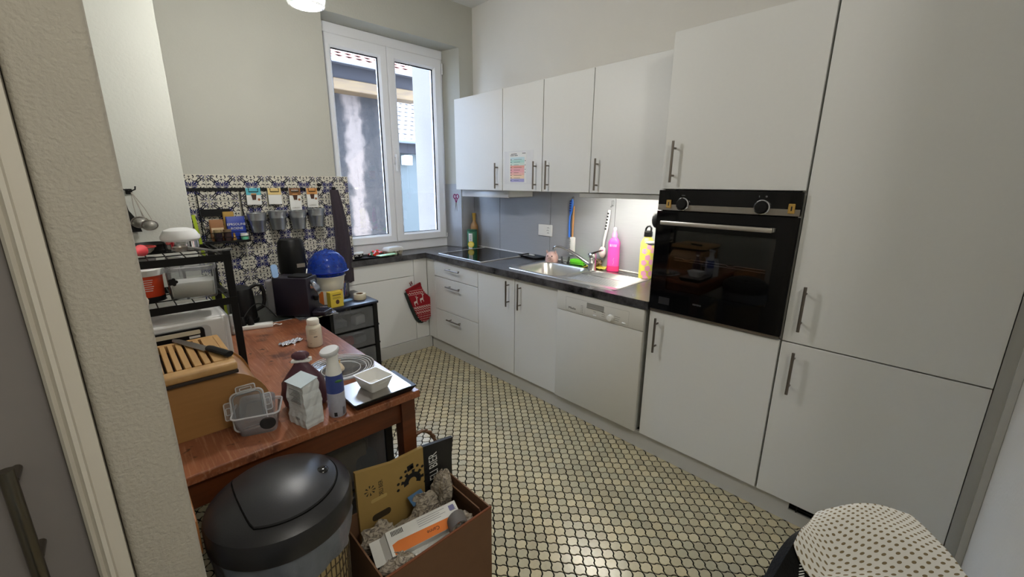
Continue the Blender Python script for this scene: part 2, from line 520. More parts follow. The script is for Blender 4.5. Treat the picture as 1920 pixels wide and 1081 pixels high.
# ------------------------------------------------------------------ walls and ceiling
bm = B(); box(bm, -2.75, .7, -4.7, .35, 2.99, 3.1); structure('ceiling', bm, M_CEIL)
bm = B(); box(bm, .59, .7, -3.6, .35, 0, 2.99); wall_right = structure('wall_right', bm, M_WALLR)
bm = B()
box(bm, -2.75, -.735, .03, .35, 0, 2.99)
box(bm, -.735, .437, .03, .35, 2.65, 2.99)
prism(bm, [(.437, .03), (.59, .03), (.59, .35), (.40, .35), (.392, .22)], 0, 2.65)
box(bm, .437, .59, .03, .35, 2.65, 2.99)
box(bm, -.735, .40, .225, .35, 0, .9)
wall_back = structure('wall_back', bm, M_WALL)
bm = B(); box(bm, -2.65, -1.707, -.55, .03, 0, 2.99, bev=.006, seg=2); structure('wall_alcove', bm, M_ALCOVE, True)
bm = B(); box(bm, -2.75, -2.65, -4.7, .03, 0, 2.99); structure('wall_left', bm, M_WALL)
bm = B(); box(bm, -2.075, -1.985, -2.35, -2.2, 0, 2.99, bev=.012, seg=3); structure('wall_partition', bm, M_WALLROUGH, True)
bm = B(); box(bm, -2.65, -2.076, -2.26, -2.2, 0, 2.99); structure('wall_partition_back', bm, M_WALL)
bm = B(); box(bm, -.75, .7, -3.6, -3.46, 0, 2.99); structure('wall_front', bm, M_WALLR)
bm = B(); box(bm, -.75, -.62, -4.6, -3.6, 0, 2.99); structure('wall_hall_right', bm, M_WALL)
bm = B(); box(bm, -2.75, -.62, -4.7, -4.6, 0, 2.99); structure('wall_hall_end', bm, M_WALL)
bm = B(); box(bm, -2.75, 3.2, -4.7, .35, 3.1, 4.75); structure('wall_sun_block', bm, M_WALLROUGH)  # unseen block above the ceiling, added to hold back the sun

# grey backsplash panels
M_SPLASH = mat('grey_backsplash', S(158, 160, 164), .38, var=.06, scale=16, stretch=(1, .6, 14))
for a, b in ((.026, -.345), (-.349, -.956), (-.960, -1.559), (-1.563, -2.176)):
    bm = B(); box(bm, .580, .5898, b, a, .901, 1.46, bev=.001); part('backsplash_panel', bm, M_SPLASH, wall_right, False)
bm = B(); box(bm, .44, .578, .021, .0298, .901, 1.496, bev=.001); part('backsplash_panel', bm, M_SPLASH, wall_back, False)
bm = B()
prism(bm, [(.437, .029), (.429, .029), (.384, .219), (.392, .219)], .901, 1.496)
part('backsplash_panel', bm, M_SPLASH, wall_back, False)
bm = B(); tube(bm, [(.577, .02, .905), (.577, -2.17, .905)], .006, 6)
part('silicone_seal', bm, mat('white_silicone', S(222, 222, 218), .5), wall_right)

# ------------------------------------------------------------------ blue patterned wall tiles
M_TW = mat('tile_glaze', S(206, 202, 188), .25, var=.05, scale=30)
M_TB = mat('tile_blue', S(32, 36, 92), .25, var=.2, scale=60)
M_TK = mat('tile_dark', S(34, 34, 48), .25, var=.2, scale=60)
TP = .1635
def wall_tile_mesh():
    bm = B()
    h = TP/2-.0012
    box(bm, -h, h, -.007, 0, -h, h, bev=.0012)
    Q = lambda ang: FY(-.0072) @ RZ(ang)
    def petal(r0, r1, w, ang, mi, k=.6):
        m = r0+(r1-r0)*k
        flat(bm, [(r0, 0), (m-.4*(m-r0), -w*.55), (m, -w), (m+.5*(r1-m), -w*.6), (r1, 0), (m+.5*(r1-m), w*.6), (m, w), (m-.4*(m-r0), w*.55)], Q(ang), mi)
    # central flower: four diagonal leaf clusters and four slim axial petals
    for k in range(4):
        a = PI/4+k*PI/2
        petal(.004, .056, .0062, a, 1, .62)
        for d_, r1, w in ((.30, .050, .0042), (-.30, .050, .0042), (.58, .040, .0032), (-.58, .040, .0032)):
            petal(.006, r1, w, a+d_, 1, .68)
        petal(.004, .030, .0040, k*PI/2, 1, .5)
    flat(bm, circle(0, 0, .0042, 8), Q(0) @ T(0, 0, .0002), 0)
    # arrows on the axes
    for k in range(4):
        a = k*PI/2
        flat(bm, [(.036, -.0008), (.076, -.0008), (.076, .0008), (.036, .0008)], Q(a), 2)
        flat(bm, [(.044, 0), (.056, -.011), (.053, 0), (.056, .011)], Q(a), 2)
        flat(bm, [(.060, 0), (.071, -.008), (.068, 0), (.071, .008)], Q(a), 2)
    # corner scrolls
    def arc(cx, cy, r, a0, a1, w0, w1, Mx, mi, n=9):
        for i in range(n):
            t0, t1 = i/n, (i+1)/n
            p = []
            for t, s in ((t0, 1), (t1, 1), (t1, -1), (t0, -1)):
                w = w0+(w1-w0)*t; a = a0+(a1-a0)*t
                p.append((cx+(r+s*w)*math.cos(a), cy+(r+s*w)*math.sin(a)))
            flat(bm, p, Mx, mi)
    for k in range(4):
        Mx = Q(k*PI/2)
        for s in (1, -1):
            Ms = Mx @ Matrix.Rotation(PI/4, 4, 'Z') @ Matrix.Diagonal((1, s, 1, 1))
            arc(.079, .013, .0095, -PI*.9, PI*.75, .0040, .0020, Ms, 2)
            flat(bm, circle(.080, .0135, .0038, 8), Ms, 1)
            arc(.060, .020, .017, -PI*.55, -PI*1.15, .0046, .0014, Ms, 2, 7)
            arc(.058, .036, .008, PI*.2, -PI*.75, .0040, .0012, Ms, 2, 6)
            flat(bm, [(.088, .004), (.104, .002), (.107, .0), (.096, .011)], Ms, 1)
            flat(bm, [(.050, .004), (.066, .0015), (.070, .005), (.058, .010)], Ms, 2)
    lim = TP/2-.002
    geom = bm.verts[:]+bm.edges[:]+bm.faces[:]
    for co, no in (((lim, 0, 0), (1, 0, 0)), ((-lim, 0, 0), (-1, 0, 0)), ((0, 0, lim), (0, 0, 1)), ((0, 0, -lim), (0, 0, -1))):
        geom = [f for f in bm.faces if f.material_index > 0]
        geom = list({e for f in geom for e in f.edges} | {v for f in geom for v in f.verts} | set(geom))
        bmesh.ops.bisect_plane(bm, geom=geom, plane_co=co, plane_no=no, clear_outer=True)
    for f in bm.faces: f.normal_update()
    me = bpy.data.meshes.new('wall_tile'); bm.to_mesh(me); bm.free()
    for m in (M_TW, M_TB, M_TK): me.materials.append(m)
    return me
wt = wall_tile_mesh()
for r in range(7):
    for c in range(-1, 5):
        o = bpy.data.objects.new('wall_tile', wt)
        o.location = (-1.539+TP*(c+.5), .0299, 1.546-TP*(r+.5)); o.parent = wall_back; col.objects.link(o)
bm = B(); h = TP/2-.0012
half = wt.copy(); 
bm.from_mesh(half)
geom = list(bm.verts)+list(bm.edges)+list(bm.faces)
bmesh.ops.bisect_plane(bm, geom=geom, plane_co=(-h+.07, 0, 0), plane_no=(1, 0, 0), clear_outer=True)
bm.to_mesh(half); bm.free()
for r in range(7):
    o = bpy.data.objects.new('wall_tile', half)
    o.location = (-1.539+TP*5.5, .0299, 1.546-TP*(r+.5)); o.parent = wall_back; col.objects.link(o)

# ------------------------------------------------------------------ window
win = thing('window_1', None, None, (-.17, .22, .905), kind='structure')
bm = B()
for x0, x1, z0, z1 in ((-.733, .390, .902, .985), (-.733, .390, 2.575, 2.648), (-.733, -.662, .985, 2.575), (.367, .390, .985, 2.575)):
    box(bm, x0, x1, .222, .29, z0, z1, bev=.003)
part('window_frame', bm, M_PVC, win, False, world=True)
M_GASK = mat('black_gasket', S(24, 26, 34), .6)
def sash(x0, x1, gx0, gx1):
    bm = B()
    z0, z1, g0, g1 = .987, 2.573, 1.062, 2.48
    # chamfered frame section
    def ring(xa, xb, za, zb, y): return [(xa, y, za), (xb, y, za), (xb, y, zb), (xa, y, zb)]
    R = [ring(x0, x1, z0, z1, .27), ring(x0, x1, z0, z1, .206), ring(x0+.006, x1-.006, z0+.006, z1-.006, .200),
         ring(gx0-.016, gx1+.016, g0-.016, g1+.016, .200), ring(gx0, gx1, g0, g1, .216), ring(gx0, gx1, g0, g1, .262), ring(x0, x1, z0, z1, .27)]
    V = [[bm.verts.new(p) for p in r] for r in R]
    for a, b in zip(V, V[1:]):
        for i in range(4): bm.faces.new((a[i], a[(i+1) % 4], b[(i+1) % 4], b[i]))
    s = part('sash', bm, M_PVC, win, False, world=True)
    bm = B(); box(bm, gx0-.004, gx1+.004, .232, .236, g0-.004, g1+.004); part('pane', bm, M_PANE, s, False, world=True)
    bm = B()
    for a, b, c, d in ((gx0, gx1, g0, g0+.005), (gx0, gx1, g1-.008, g1), (gx0, gx0+.005, g0, g1), (gx1-.009, gx1, g0, g1)):
        box(bm, a, b, .224, .231, c, d)
    part('gasket', bm, M_GASK, s, False, world=True)
    return s
sash(-.66, -.164, -.612, -.236)
s2 = sash(-.161, .366, -.086, .282)
bm = B()
box(bm, -.158, -.128, .190, .200, 1.66, 1.79, bev=.004, seg=2)
box(bm, -.153, -.133, .166, .190, 1.715, 1.74, bev=.004, seg=2)
box(bm, -.152, -.134, .160, .174, 1.60, 1.74, bev=.005, seg=2)
part('window_handle', bm, M_PVC, s2, True, world=True)
bm = B()
bar(bm, (.3735, .2, 2.45), (.3735, .2, 2.54), .007); bar(bm, (.3735, .2, .99), (.3735, .2, 1.03), .006)
part('hinge', bm, M_PVC, s2, True, world=True)

# ------------------------------------------------------------------ outside the window
STREAK = 1.95
def mat_concrete():
    m, nt, N, L, P = nodes_of('stained_render')
    tc = N.new('ShaderNodeTexCoord')
    n1 = N.new('ShaderNodeTexNoise'); n1.inputs['Scale'].default_value = 14; n1.inputs['Detail'].default_value = 9; n1.inputs['Roughness'].default_value = .95
    n2 = N.new('ShaderNodeTexNoise'); n2.inputs['Scale'].default_value = 1.1; n2.inputs['Detail'].default_value = 3
    mp = N.new('ShaderNodeMapping'); mp.inputs['Scale'].default_value = (5, 1, .5)
    L.new(tc.outputs['Object'], n1.inputs['Vector']); L.new(tc.outputs['Object'], mp.inputs['Vector']); L.new(mp.outputs['Vector'], n2.inputs['Vector'])
    ad = N.new('ShaderNodeMath'); ad.operation = 'MULTIPLY_ADD'; ad.inputs[1].default_value = .35; L.new(n2.outputs['Fac'], ad.inputs[0]); L.new(n1.outputs['Fac'], ad.inputs[2])
    # one pale streak down the wall, ragged at its edges
    sx = N.new('ShaderNodeSeparateXYZ'); L.new(tc.outputs['Object'], sx.inputs[0])
    n7 = N.new('ShaderNodeTexNoise'); n7.inputs['Scale'].default_value = 3.5; n7.inputs['Detail'].default_value = 5; L.new(tc.outputs['Object'], n7.inputs['Vector'])
    o1 = N.new('ShaderNodeMath'); o1.operation = 'SUBTRACT'; o1.inputs[1].default_value = STREAK; L.new(sx.outputs[0], o1.inputs[0])
    o2 = N.new('ShaderNodeMath'); o2.operation = 'ABSOLUTE'; L.new(o1.outputs[0], o2.inputs[0])
    o3 = N.new('ShaderNodeMath'); o3.operation = 'MULTIPLY_ADD'; o3.inputs[1].default_value = .5; L.new(n7.outputs['Fac'], o3.inputs[0]); L.new(o2.outputs[0], o3.inputs[2])
    o4 = N.new('ShaderNodeMapRange'); o4.inputs[1].default_value = .36; o4.inputs[2].default_value = .52; o4.inputs[3].default_value = .30; o4.inputs[4].default_value = 0; L.new(o3.outputs[0], o4.inputs[0])
    o5 = N.new('ShaderNodeMath'); o5.operation = 'ADD'; L.new(ad.outputs[0], o5.inputs[0]); L.new(o4.outputs[0], o5.inputs[1])
    ad = o5
    rp = N.new('ShaderNodeValToRGB'); e = rp.color_ramp.elements
    e[0].position = .60; e[0].color = S(9, 7, 6)+(1,); e[1].position = .98; e[1].color = S(92, 79, 70)+(1,)
    x = e.new(.76); x.color = S(33, 27, 24)+(1,)
    L.new(ad.outputs[0], rp.inputs[0]); L.new(rp.outputs[0], P.inputs['Base Color'])
    P.inputs['Roughness'].default_value = .95
    bp = N.new('ShaderNodeBump'); bp.inputs['Strength'].default_value = .8; bp.inputs['Distance'].default_value = .02
    L.new(n1.outputs['Fac'], bp.inputs['Height']); L.new(bp.outputs['Normal'], P.inputs['Normal'])
    return m
M_RENDER = mat_concrete()
M_ROOF = mat('clay_roof_tile', S(128, 84, 72), .85, var=.25, scale=9)
M_ROOF2 = mat('pale_roof_tile', S(104, 100, 98), .85, var=.15, scale=9)
M_BEAM = mat_wood('weathered_beam', 0x58421F, 0x443018, .7, 'X', 12)
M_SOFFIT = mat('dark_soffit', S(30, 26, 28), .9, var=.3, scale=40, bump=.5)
M_PALE = mat('pale_render', S(104, 96, 88), .92, var=.1, scale=5, bump=.4, bscale=60)
def roof_tile_mesh(w, l, m):
    bm = B()
    def fn(u, v):
        x = (u-.5)*w
        return (x, v*l, .018*math.cos((u-.5)*PI*1.15)+.012*(1-v))
    grid(bm, fn, 6, 1, thick=.014)
    return finish(bm, 'roof_tile', m, True)
barn = thing('neighbouring_barn', 'dark stained barn wall with timber beam and clay tiled eave outside the left window pane', 'building', (.5, 7.0, -1.0))
bm = B(); box(bm, -6, 3.57, 6.8, 7.1, -1, 3.98); part('wall', bm, M_RENDER, barn, False, world=True)
bm = B(); box(bm, -6, 4.0, 6.36, 6.80, 3.44, 3.67, bev=.012); part('timber_beam', bm, M_BEAM, barn, False, world=True)
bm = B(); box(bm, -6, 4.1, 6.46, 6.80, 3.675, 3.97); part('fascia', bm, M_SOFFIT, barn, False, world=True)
RA = math.radians(25)
rc, rs = math.cos(RA), math.sin(RA)
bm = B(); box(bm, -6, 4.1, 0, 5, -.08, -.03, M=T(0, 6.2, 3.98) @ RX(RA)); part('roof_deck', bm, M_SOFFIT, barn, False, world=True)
bm = B(); tube(bm, [(-6, 6.12, 3.955), (4.1, 6.12, 3.955)], .04, 8); part('gutter', bm, mat('zinc_gutter', S(150, 150, 160), .4, metal=.6), barn, True, world=True)
rt = roof_tile_mesh(.24, .42, M_ROOF)
inv = FR[barn.name].inverted()
rest = B()
for r in range(14):
    for c in range(46):
        x = -5.9+.225*c+(.112 if r % 2 else 0)
        if x > 4.1: continue
        Mx = T(x, 6.13+r*.33*rc, 3.985+r*.33*rs) @ RX(RA-.05)
        if r < 6 and x > 1.7:
            o = bpy.data.objects.new('roof_tile', rt); o.parent = barn; o.matrix_local = inv @ Mx; col.objects.link(o)
        else:
            k = B(); k.from_mesh(rt); k.transform(Mx)
            t_ = bpy.data.meshes.new('x'); k.to_mesh(t_); k.free(); rest.from_mesh(t_); bpy.data.meshes.remove(t_)
part('roof_tiles', rest, M_ROOF, barn, True, world=True, kind='stuff')
# wing wall of this building on the right
bm = B(); box(bm, .545, 1.25, .35, 1.0, -1, 2.86, bev=.01); structure('wall_wing', bm, M_PALE)
# far house
house = thing('far_house', 'pale house with whitish tiled roof and gutter seen through the right window pane', 'building', (8.0, 12.2, -1))
bm = B(); box(bm, 4.4, 14, 11.9, 12.4, -1, 3.1); part('wall', bm, mat('pale_green_render', S(70, 74, 72), .9, var=.06, scale=1.5), house, False, world=True)
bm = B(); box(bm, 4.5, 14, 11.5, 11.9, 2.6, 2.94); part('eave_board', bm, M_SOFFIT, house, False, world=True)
bm = B(); tube(bm, [(4.5, 11.16, 3.0), (14, 11.16, 3.0)], .08, 8); part('gutter', bm, mat('grey_gutter', S(84, 88, 94), .5), house, True, world=True)
bm = B(); box(bm, 6.5, 6.85, 11.6, 11.88, 2.18, 2.54, bev=.02); part('meter_box', bm, M_PVC, house, False, world=True)
rt2 = roof_tile_mesh(.30, .40, M_ROOF2)
inv = FR[house.name].inverted()
RB = math.radians(42)
bm = B(); box(bm, 4.5, 14, 0, 5, -.1, -.04, M=T(0, 11.2, 3.04) @ RX(RB)); part('roof_deck', bm, M_SOFFIT, house, False, world=True)
rest = B()
for r in range(16):
    for c in range(32):
        x = 4.6+.285*c+(.142 if r % 2 else 0)
        Mx = T(x, 11.2+r*.28*math.cos(RB), 3.08+r*.28*math.sin(RB)) @ RX(RB-.06)
        if r < 8 and 5.7 < x < 7.5:
            o = bpy.data.objects.new('roof_tile', rt2); o.parent = house; o.matrix_local = inv @ Mx; col.objects.link(o)
        else:
            k = B(); k.from_mesh(rt2); k.transform(Mx)
            t_ = bpy.data.meshes.new('x'); k.to_mesh(t_); k.free(); rest.from_mesh(t_); bpy.data.meshes.remove(t_)
part('roof_tiles', rest, M_ROOF2, house, True, world=True, kind='stuff')
bm = B(); box(bm, -12, 16, .35, 16, -1.1, -1.0); structure('ground_courtyard', bm, mat('courtyard_gravel', S(150, 148, 142), .95, var=.2, scale=30))

# ------------------------------------------------------------------ pendant lamp
LX, LY, LZ = -1.235, -1.095, 2.245
lamp = thing('pendant_lamp', 'glass pendant lamp hanging over the table at the top edge', 'lamp', (LX, LY, LZ))
bm = B(); lathe(bm, [(.062, 0), (.074, .004), (.080, .03), (.082, .09), (.060, .135), (.03, .15), (.03, .152), (.057, .137), (.079, .09), (.077, .03), (.070, .007), (.062, .003), (.062, 0)], 32)
part('glass_shade', bm, M_CLEARG, lamp)
bm = B(); lathe(bm, [(0, .02), (.026, .03), (.034, .06), (.026, .09), (.013, .115), (.013, .13), (0, .13)], 20)
M_BULB = mat('lit_bulb', S(255, 236, 205), .4, emit=9)
part('bulb', bm, M_BULB, lamp)
bm = B(); lathe(bm, [(0, .118), (.022, .118), (.032, .15), (.022, .185), (.006, .2), (0, .2)], 20); part('lamp_holder', bm, M_CHROME, lamp)
bm = B(); bar(bm, (0, 0, .195), (0, 0, 2.99-LZ-.03), .003, 6); part('cord', bm, M_BLACK, lamp)
bm = B(); lathe(bm, [(0, 2.99-LZ-.035), (.03, 2.99-LZ-.033), (.05, 2.99-LZ-.001), (0, 2.99-LZ-.001)], 24); part('ceiling_rose', bm, M_CHROME, lamp)
pl = bpy.data.lights.new('lamp_light', 'POINT'); pl.energy = 24; pl.shadow_soft_size = .06; pl.color = (1.0, .985, .955)
po = bpy.data.objects.new('lamp_light', pl); po.location = (0, 0, -.02); po.parent = lamp; col.objects.link(po)

# ------------------------------------------------------------------ fitted kitchen
def handle(parent, y, z, vert=True, x=0.0, ln=.19, axis='X'):
    """bar handle on a front that faces -X (axis X) or -Y"""
    bm = B()
    h = ln/2
    def P(a, b, c):   # a along the bar, c away from the front
        if axis == 'X': return (x-c, y, z+a) if vert else (x-c, y+a, z)
        return (y, x-c, z+a) if vert else (y+a, x-c, z)
    bar(bm, P(-h, 0, .032), P(h, 0, .032), .006, 12)
    for s in (-1, 1):
        bar(bm, P(s*h*.66, 0, 0), P(s*h*.66, 0, .032), .0048, 8)
    return part('handle', bm, M_HANDLE, parent, True, world=True)
def front(name, root, y0, y1, z0, z1, x=0.0, th=.019, mats=None, g=.0028):
    bm = B(); box(bm, x, x+th, y0+g, y1-g, z0+g, z1-g, bev=.0012)
    return part(name, bm, mats or M_CAB, root, False, world=True)
def carcass(root, y0, y1, z0, z1, x0=.021, x1=.578, name='body', gap=True):
    bm = B(); box(bm, x0, x1, y0+.0005, y1-.0005, z0, z1)
    return part(name, bm, [M_CABSIDE], root, False, world=True)
def backing(root, y0, y1, z0, z1, x=.0195):
    bm = B(); box(bm, x, x+.0013, y0+.002, y1-.002, z0+.002, z1-.002)  # black sheet behind the fronts, painting the shade in their gaps
    return part('gap_shade', bm, M_GAP, root, False, world=True)
DB, DT = .108, .851
# drawer unit
u = thing('drawer_cabinet', 'white base cabinet with three handled drawers under the hob', 'cabinet', (.3, -.425, DB))
carcass(u, -.729, -.121, DB, .853); backing(u, -.729, -.121, DB, DT)
for z0, z1, zh in ((.7057, DT, .793), (.4063, .7057, .643), (DB, .4063, .346)):
    d = front('drawer_front', u, -.729, -.121, z0, z1); handle(d, -.42, zh, False)
# sink unit
u = thing('sink_cabinet', 'white two-door base cabinet under the sink', 'cabinet', (.3, -1.14, DB))
carcass(u, -1.551, -.729, DB, .70); backing(u, -1.551, -.729, DB, DT)
d = front('door', u, -1.1445, -.729, DB, DT); handle(d, -1.084, .730)
d = front('door', u, -1.551, -1.1445, DB, DT); handle(d, -1.205, .729)
# dishwasher
u = thing('dishwasher', 'white dishwasher with control panel between sink cabinet and oven tower', 'dishwasher', (.3, -1.86, DB))
M_DW = mat('dishwasher_white', S(214, 212, 205), .38, var=.015, scale=30)
bm = B(); box(bm, .01, .57, -2.150, -1.556, DB, .852); part('body', bm, M_CABSIDE, u, False, world=True)
bm = B(); box(bm, -.014, .009, -2.158, -1.554, DB+.004, .7235, bev=.004, seg=2); part('door', bm, M_DW, u, True, world=True)
bm = B(); box(bm, -.016, .009, -2.160, -1.552, .7255, .850, bev=.004, seg=2); cp = part('control_panel', bm, M_DW, u, True, world=True)
W_ = FX(-.0162)
bm = B()
for a, b, c, e in ((1.625, 2.07, .8185, .8194), (1.625, 2.07, .7345, .7352), (1.625, 1.6258, .735, .819), (2.0692, 2.07, .735, .819), (1.770, 1.7707, .735, .768)):
    flat(bm, [(a, c), (b, c), (b, e), (a, e)], W_)
part('panel_line', bm, mat('grey_print', S(120, 118, 112), .6), cp, False, world=True)
bm = B(); text(bm, 'Miele', .021, FX(-.0164) @ T(1.675, .752, 0), sx=1.25); part('lettering', bm, M_INK, cp, False, world=True)
bm = B()
for k in range(5): flat(bm, [(1.742, .742+k*.010), (1.748, .742+k*.010), (1.748, .744+k*.010), (1.742, .744+k*.010)], W_); flat(bm, [(1.752, .742+k*.010), (1.757, .742+k*.010), (1.757, .745+k*.010), (1.752, .745+k*.010)], W_)
for k in range(3): flat(bm, [(1.892, .750+k*.012), (1.915, .750+k*.012), (1.915, .752+k*.012), (1.892, .752+k*.012)], W_)
for k in range(3): flat(bm, [(1.978, .748+k*.011), (2.008+.004*k, .748+k*.011), (2.008+.004*k, .750+k*.011), (1.978, .750+k*.011)], W_)
flat(bm, [(1.834, .765), (1.852, .765), (1.852, .767), (1.834, .767)], W_)
part('markings', bm, mat('mid_print', S(84, 82, 80), .6), cp, False, world=True, kind='stuff')
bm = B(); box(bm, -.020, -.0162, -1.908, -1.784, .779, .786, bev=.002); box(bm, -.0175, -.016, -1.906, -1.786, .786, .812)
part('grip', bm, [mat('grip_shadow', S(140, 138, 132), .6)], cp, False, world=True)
bm = B(); lathe(bm, [(0, .02), (.016, .02), (.0185, .016), (.0195, 0), (0, 0)], 24, FX(-.016) @ T(1.955, .757, 0)); part('knob', bm, M_WHITEP, cp, True, world=True)
for yy in (1.846, 2.042):
    bm = B(); box(bm, yy-.012, yy+.012, .741, .749, 0, .006, bev=.002, M=FX(-.016)); part('button', bm, M_WHITEP, cp, True, world=True)
# oven tower
u = thing('oven_tower', 'tall white cabinet tower holding the built-in oven', 'cabinet', (.3, -2.49, DB))
bm = B()
box(bm, .021, .578, -2.7915, -2.182, DB, .857); box(bm, .021, .578, -2.7915, -2.182, 1.479, 2.18)
box(bm, .021, .578, -2.7915, -2.775, .857, 1.479); box(bm, .021, .578, -2.197, -2.182, .857, 1.479)
part('body', bm, M_CABSIDE, u, False, world=True)
backing(u, -2.7915, -2.182, DB, .855); backing(u, -2.7915, -2.182, 1.48, 2.18)
d = front('upper_door', u, -2.7924, -2.1805, 1.479, 2.181); handle(d, -2.238, 1.607)
d = front('lower_door', u, -2.7924, -2.1805, DB, .8535); handle(d, -2.233, .728)
# oven
ov = thing('oven', 'black built-in oven with silver trim and two dials in the cabinet tower', 'oven', (.25, -2.49, .861))
bm = B(); box(bm, .0, .55, -2.770, -2.200, .866, 1.474); part('body', bm, M_BLACKM, ov, False, world=True)
bm = B(); box(bm, -.018, .0, -2.789, -2.184, 1.380, 1.476, bev=.002); oc = part('control_panel', bm, M_BLACKGLOSS, ov, False, world=True)
bm = B(); box(bm, -.0205, -.0181, -2.787, -2.186, 1.381, 1.408, bev=.0008); part('steel_trim', bm, M_STEEL, oc, False, world=True)
for yy in (2.310, 2.650):
    bm = B()
    Mk = FX(-.0182) @ T(yy, 1.412, 0)
    lathe(bm, [(.029, 0), (.031, .004), (.031, .010), (.027, .014), (.026, .012), (.026, 0)], 32, Mk, 0)
    lathe(bm, [(.0255, .002), (.0255, .020), (.022, .026), (0, .027)], 32, Mk, 1)
    part('dial', bm, [M_CHROME, M_BLACK], oc, True, world=True)
for yy in (2.241, 2.757):
    bm = B(); box(bm, yy-.012, yy+.012, 1.391, 1.430, 0, .006, bev=.002, M=FX(-.0206), mi=0)
    box(bm, yy-.002, yy+.003, 1.402, 1.420, .006, .0065, M=FX(-.0206), mi=1)
    part('brass_clip', bm, [M_GOLD, M_INK], oc, False, world=True)
bm = B(); flat(bm, [(2.632, 1.452), (2.634, 1.452), (2.634, 1.459), (2.632, 1.459)], FX(-.0183)); flat(bm, circle(2.66, 1.456, .004, 10), FX(-.0183)); flat(bm, [(2.30, 1.452), (2.316, 1.452), (2.316, 1.454), (2.30, 1.454)], FX(-.0183))
part('symbols', bm, mat('grey_symbol', S(110, 110, 112), .5), oc, False, world=True)
# oven door: frame with a tinted window, dark cavity and shelf inside
bm = B()
y0, y1, z0, z1 = -2.789, -2.184, .872, 1.376
a0, a1, b0, b1 = -2.720, -2.262, .985, 1.285
for q in ((y0, a0, z0, z1), (a1, y1, z0, z1), (a0, a1, z0, b0), (a0, a1, b1, z1)):
    box(bm, -.020, .0, q[0], q[1], q[2], q[3])
od = part('oven_door', bm, M_BLACKGLOSS, ov, False, world=True)
M_TINT = mat_glass('tinted_oven_glass', (.78, .78, .80), 1.3)
bm = B(); box(bm, -.0198, -.016, a0, a1, b0, b1); part('window_glass', bm, M_TINT, od, False, world=True)
bm = B()
for q in ((-.0005, .0, a0, a1, b0, b1),): box(bm, *q)
part('inner_pane', bm, mat('oven_inner', S(14, 13, 13), .5, spec=.2), od, False, world=True)
bm = B()
pts = []
for i in range(41):
    t = i/40; y = -2.29-.405*t
    dip = -.006 if (.12 < t < .2 or .62 < t < .70) else 0
    pts.append((-.006, y, 1.150+dip-.004*t))
tube(bm, pts, .0022, 6); tube(bm, [(-.006, -2.29, 1.138), (-.006, -2.695, 1.134)], .0016, 6)
part('wire_shelf', bm, M_CHROME, od, True, world=True)
bm = B(); box(bm, -.060, -.040, -2.710, -2.222, 1.311, 1.331, bev=.004, seg=2)
for yy in (-2.70, -2.232): box(bm, -.045, -.019, yy-.012, yy+.012, 1.312, 1.330, bev=.003)
part('handle', bm, [mat('satin_aluminium', S(214, 208, 200), .3, metal=.85, var=.04)], od, True, world=True)
bm = B(); text(bm, 'SIEMENS', .011, FX(-.0203) @ T(2.43, .935, 0)); part('lettering', bm, mat('dim_print', S(96, 96, 98), .5), od, False, world=True)
bm = B(); flat(bm, [(2.235, .905), (2.292, .905), (2.292, .942), (2.235, .942)], FX(-.0203)); part('rating_label', bm, mat('label_grey', S(34, 34, 38), .4), od, False, world=True)
bm = B(); box(bm, -.012, .015, -2.786, -2.187, .8585, .8685); part('bottom_trim', bm, M_STEEL, ov, False, world=True)
# fridge cabinet
u = thing('fridge_cabinet', 'tall white built-in fridge cabinet with upper and lower door at the right', 'cabinet', (.3, -3.1, DB))
carcass(u, -3.405, -2.795, DB, 2.28); backing(u, -3.405, -2.795, DB, 2.28)
d = front('upper_door', u, -3.4063, -2.7950, .8535, 2.28); handle(d, -2.853, 1.010)
d = front('lower_door', u, -3.4063, -2.7950, DB, .8535); handle(d, -2.853, .726)
bm = B(); box(bm, .02, .035, -3.459, -3.408, 0, 2.28); box(bm, .012, .02, -3.459, -3.440, 0, 2.28); part('filler_strip', bm, M_PLINTH, u, False, world=True)
# window-side cabinet with corner filler
u = thing('window_cabinet', 'white shallow cabinet beneath the window with corner filler panels', 'cabinet', (-.4, .1, DB))
bm = B(); box(bm, -.732, -.002, .021, .222, DB, .853); part('body', bm, M_CABSIDE, u, False, world=True)
bm = B(); box(bm, -.730, -.004, .0195, .0208, DB+.002, DT); part('gap_shade', bm, M_GAP, u, False, world=True)  # black sheet that gives these front gaps their painted shade
for nm, x0, x1, z0, z1 in (('upper_front', -.732, -.137, .7057, DT), ('lower_door', -.732, -.137, DB, .7057), ('corner_filler', -.137, -.001, DB, DT)):
    bm = B(); box(bm, x0+.002, x1-.002, 0, .019, z0+.002, z1-.002, bev=.0012); part(nm, bm, M_CAB, u, False, world=True)
bm = B(); box(bm, 0, .019, -.1195, .0, DB+.0016, DT-.0016, bev=.0012); part('corner_filler', bm, M_CAB, u, False, world=True)
# plinths
bm = B()
box(bm, .021, .036, -2.93, -.02, 0, DB-.001); box(bm, .021, .036, -3.405, -3.24, 0, DB-.001); box(bm, .021, .036, -3.24, -2.93, 0, .06)
pb = single('plinth', bm, M_PLINTH, 'pale grey plinth along the floor under the long cabinet run', 'plinth', smooth=False)
bm = B()
for z in (.066, .078, .090): box(bm, .026, .031, -3.238, -2.932, z, z+.004)
for y in (-2.96, -3.03, -3.10, -3.17): box(bm, .024, .033, y-.002, y+.002, .061, .104)
part('air_grille', bm, M_BLACK, pb, False, world=True)
bm = B(); box(bm, -.732, .020, -.012, .012, 0, DB-.001)
single('plinth', bm, M_PLINTH, 'pale grey plinth under the window cabinet', 'plinth', smooth=False)
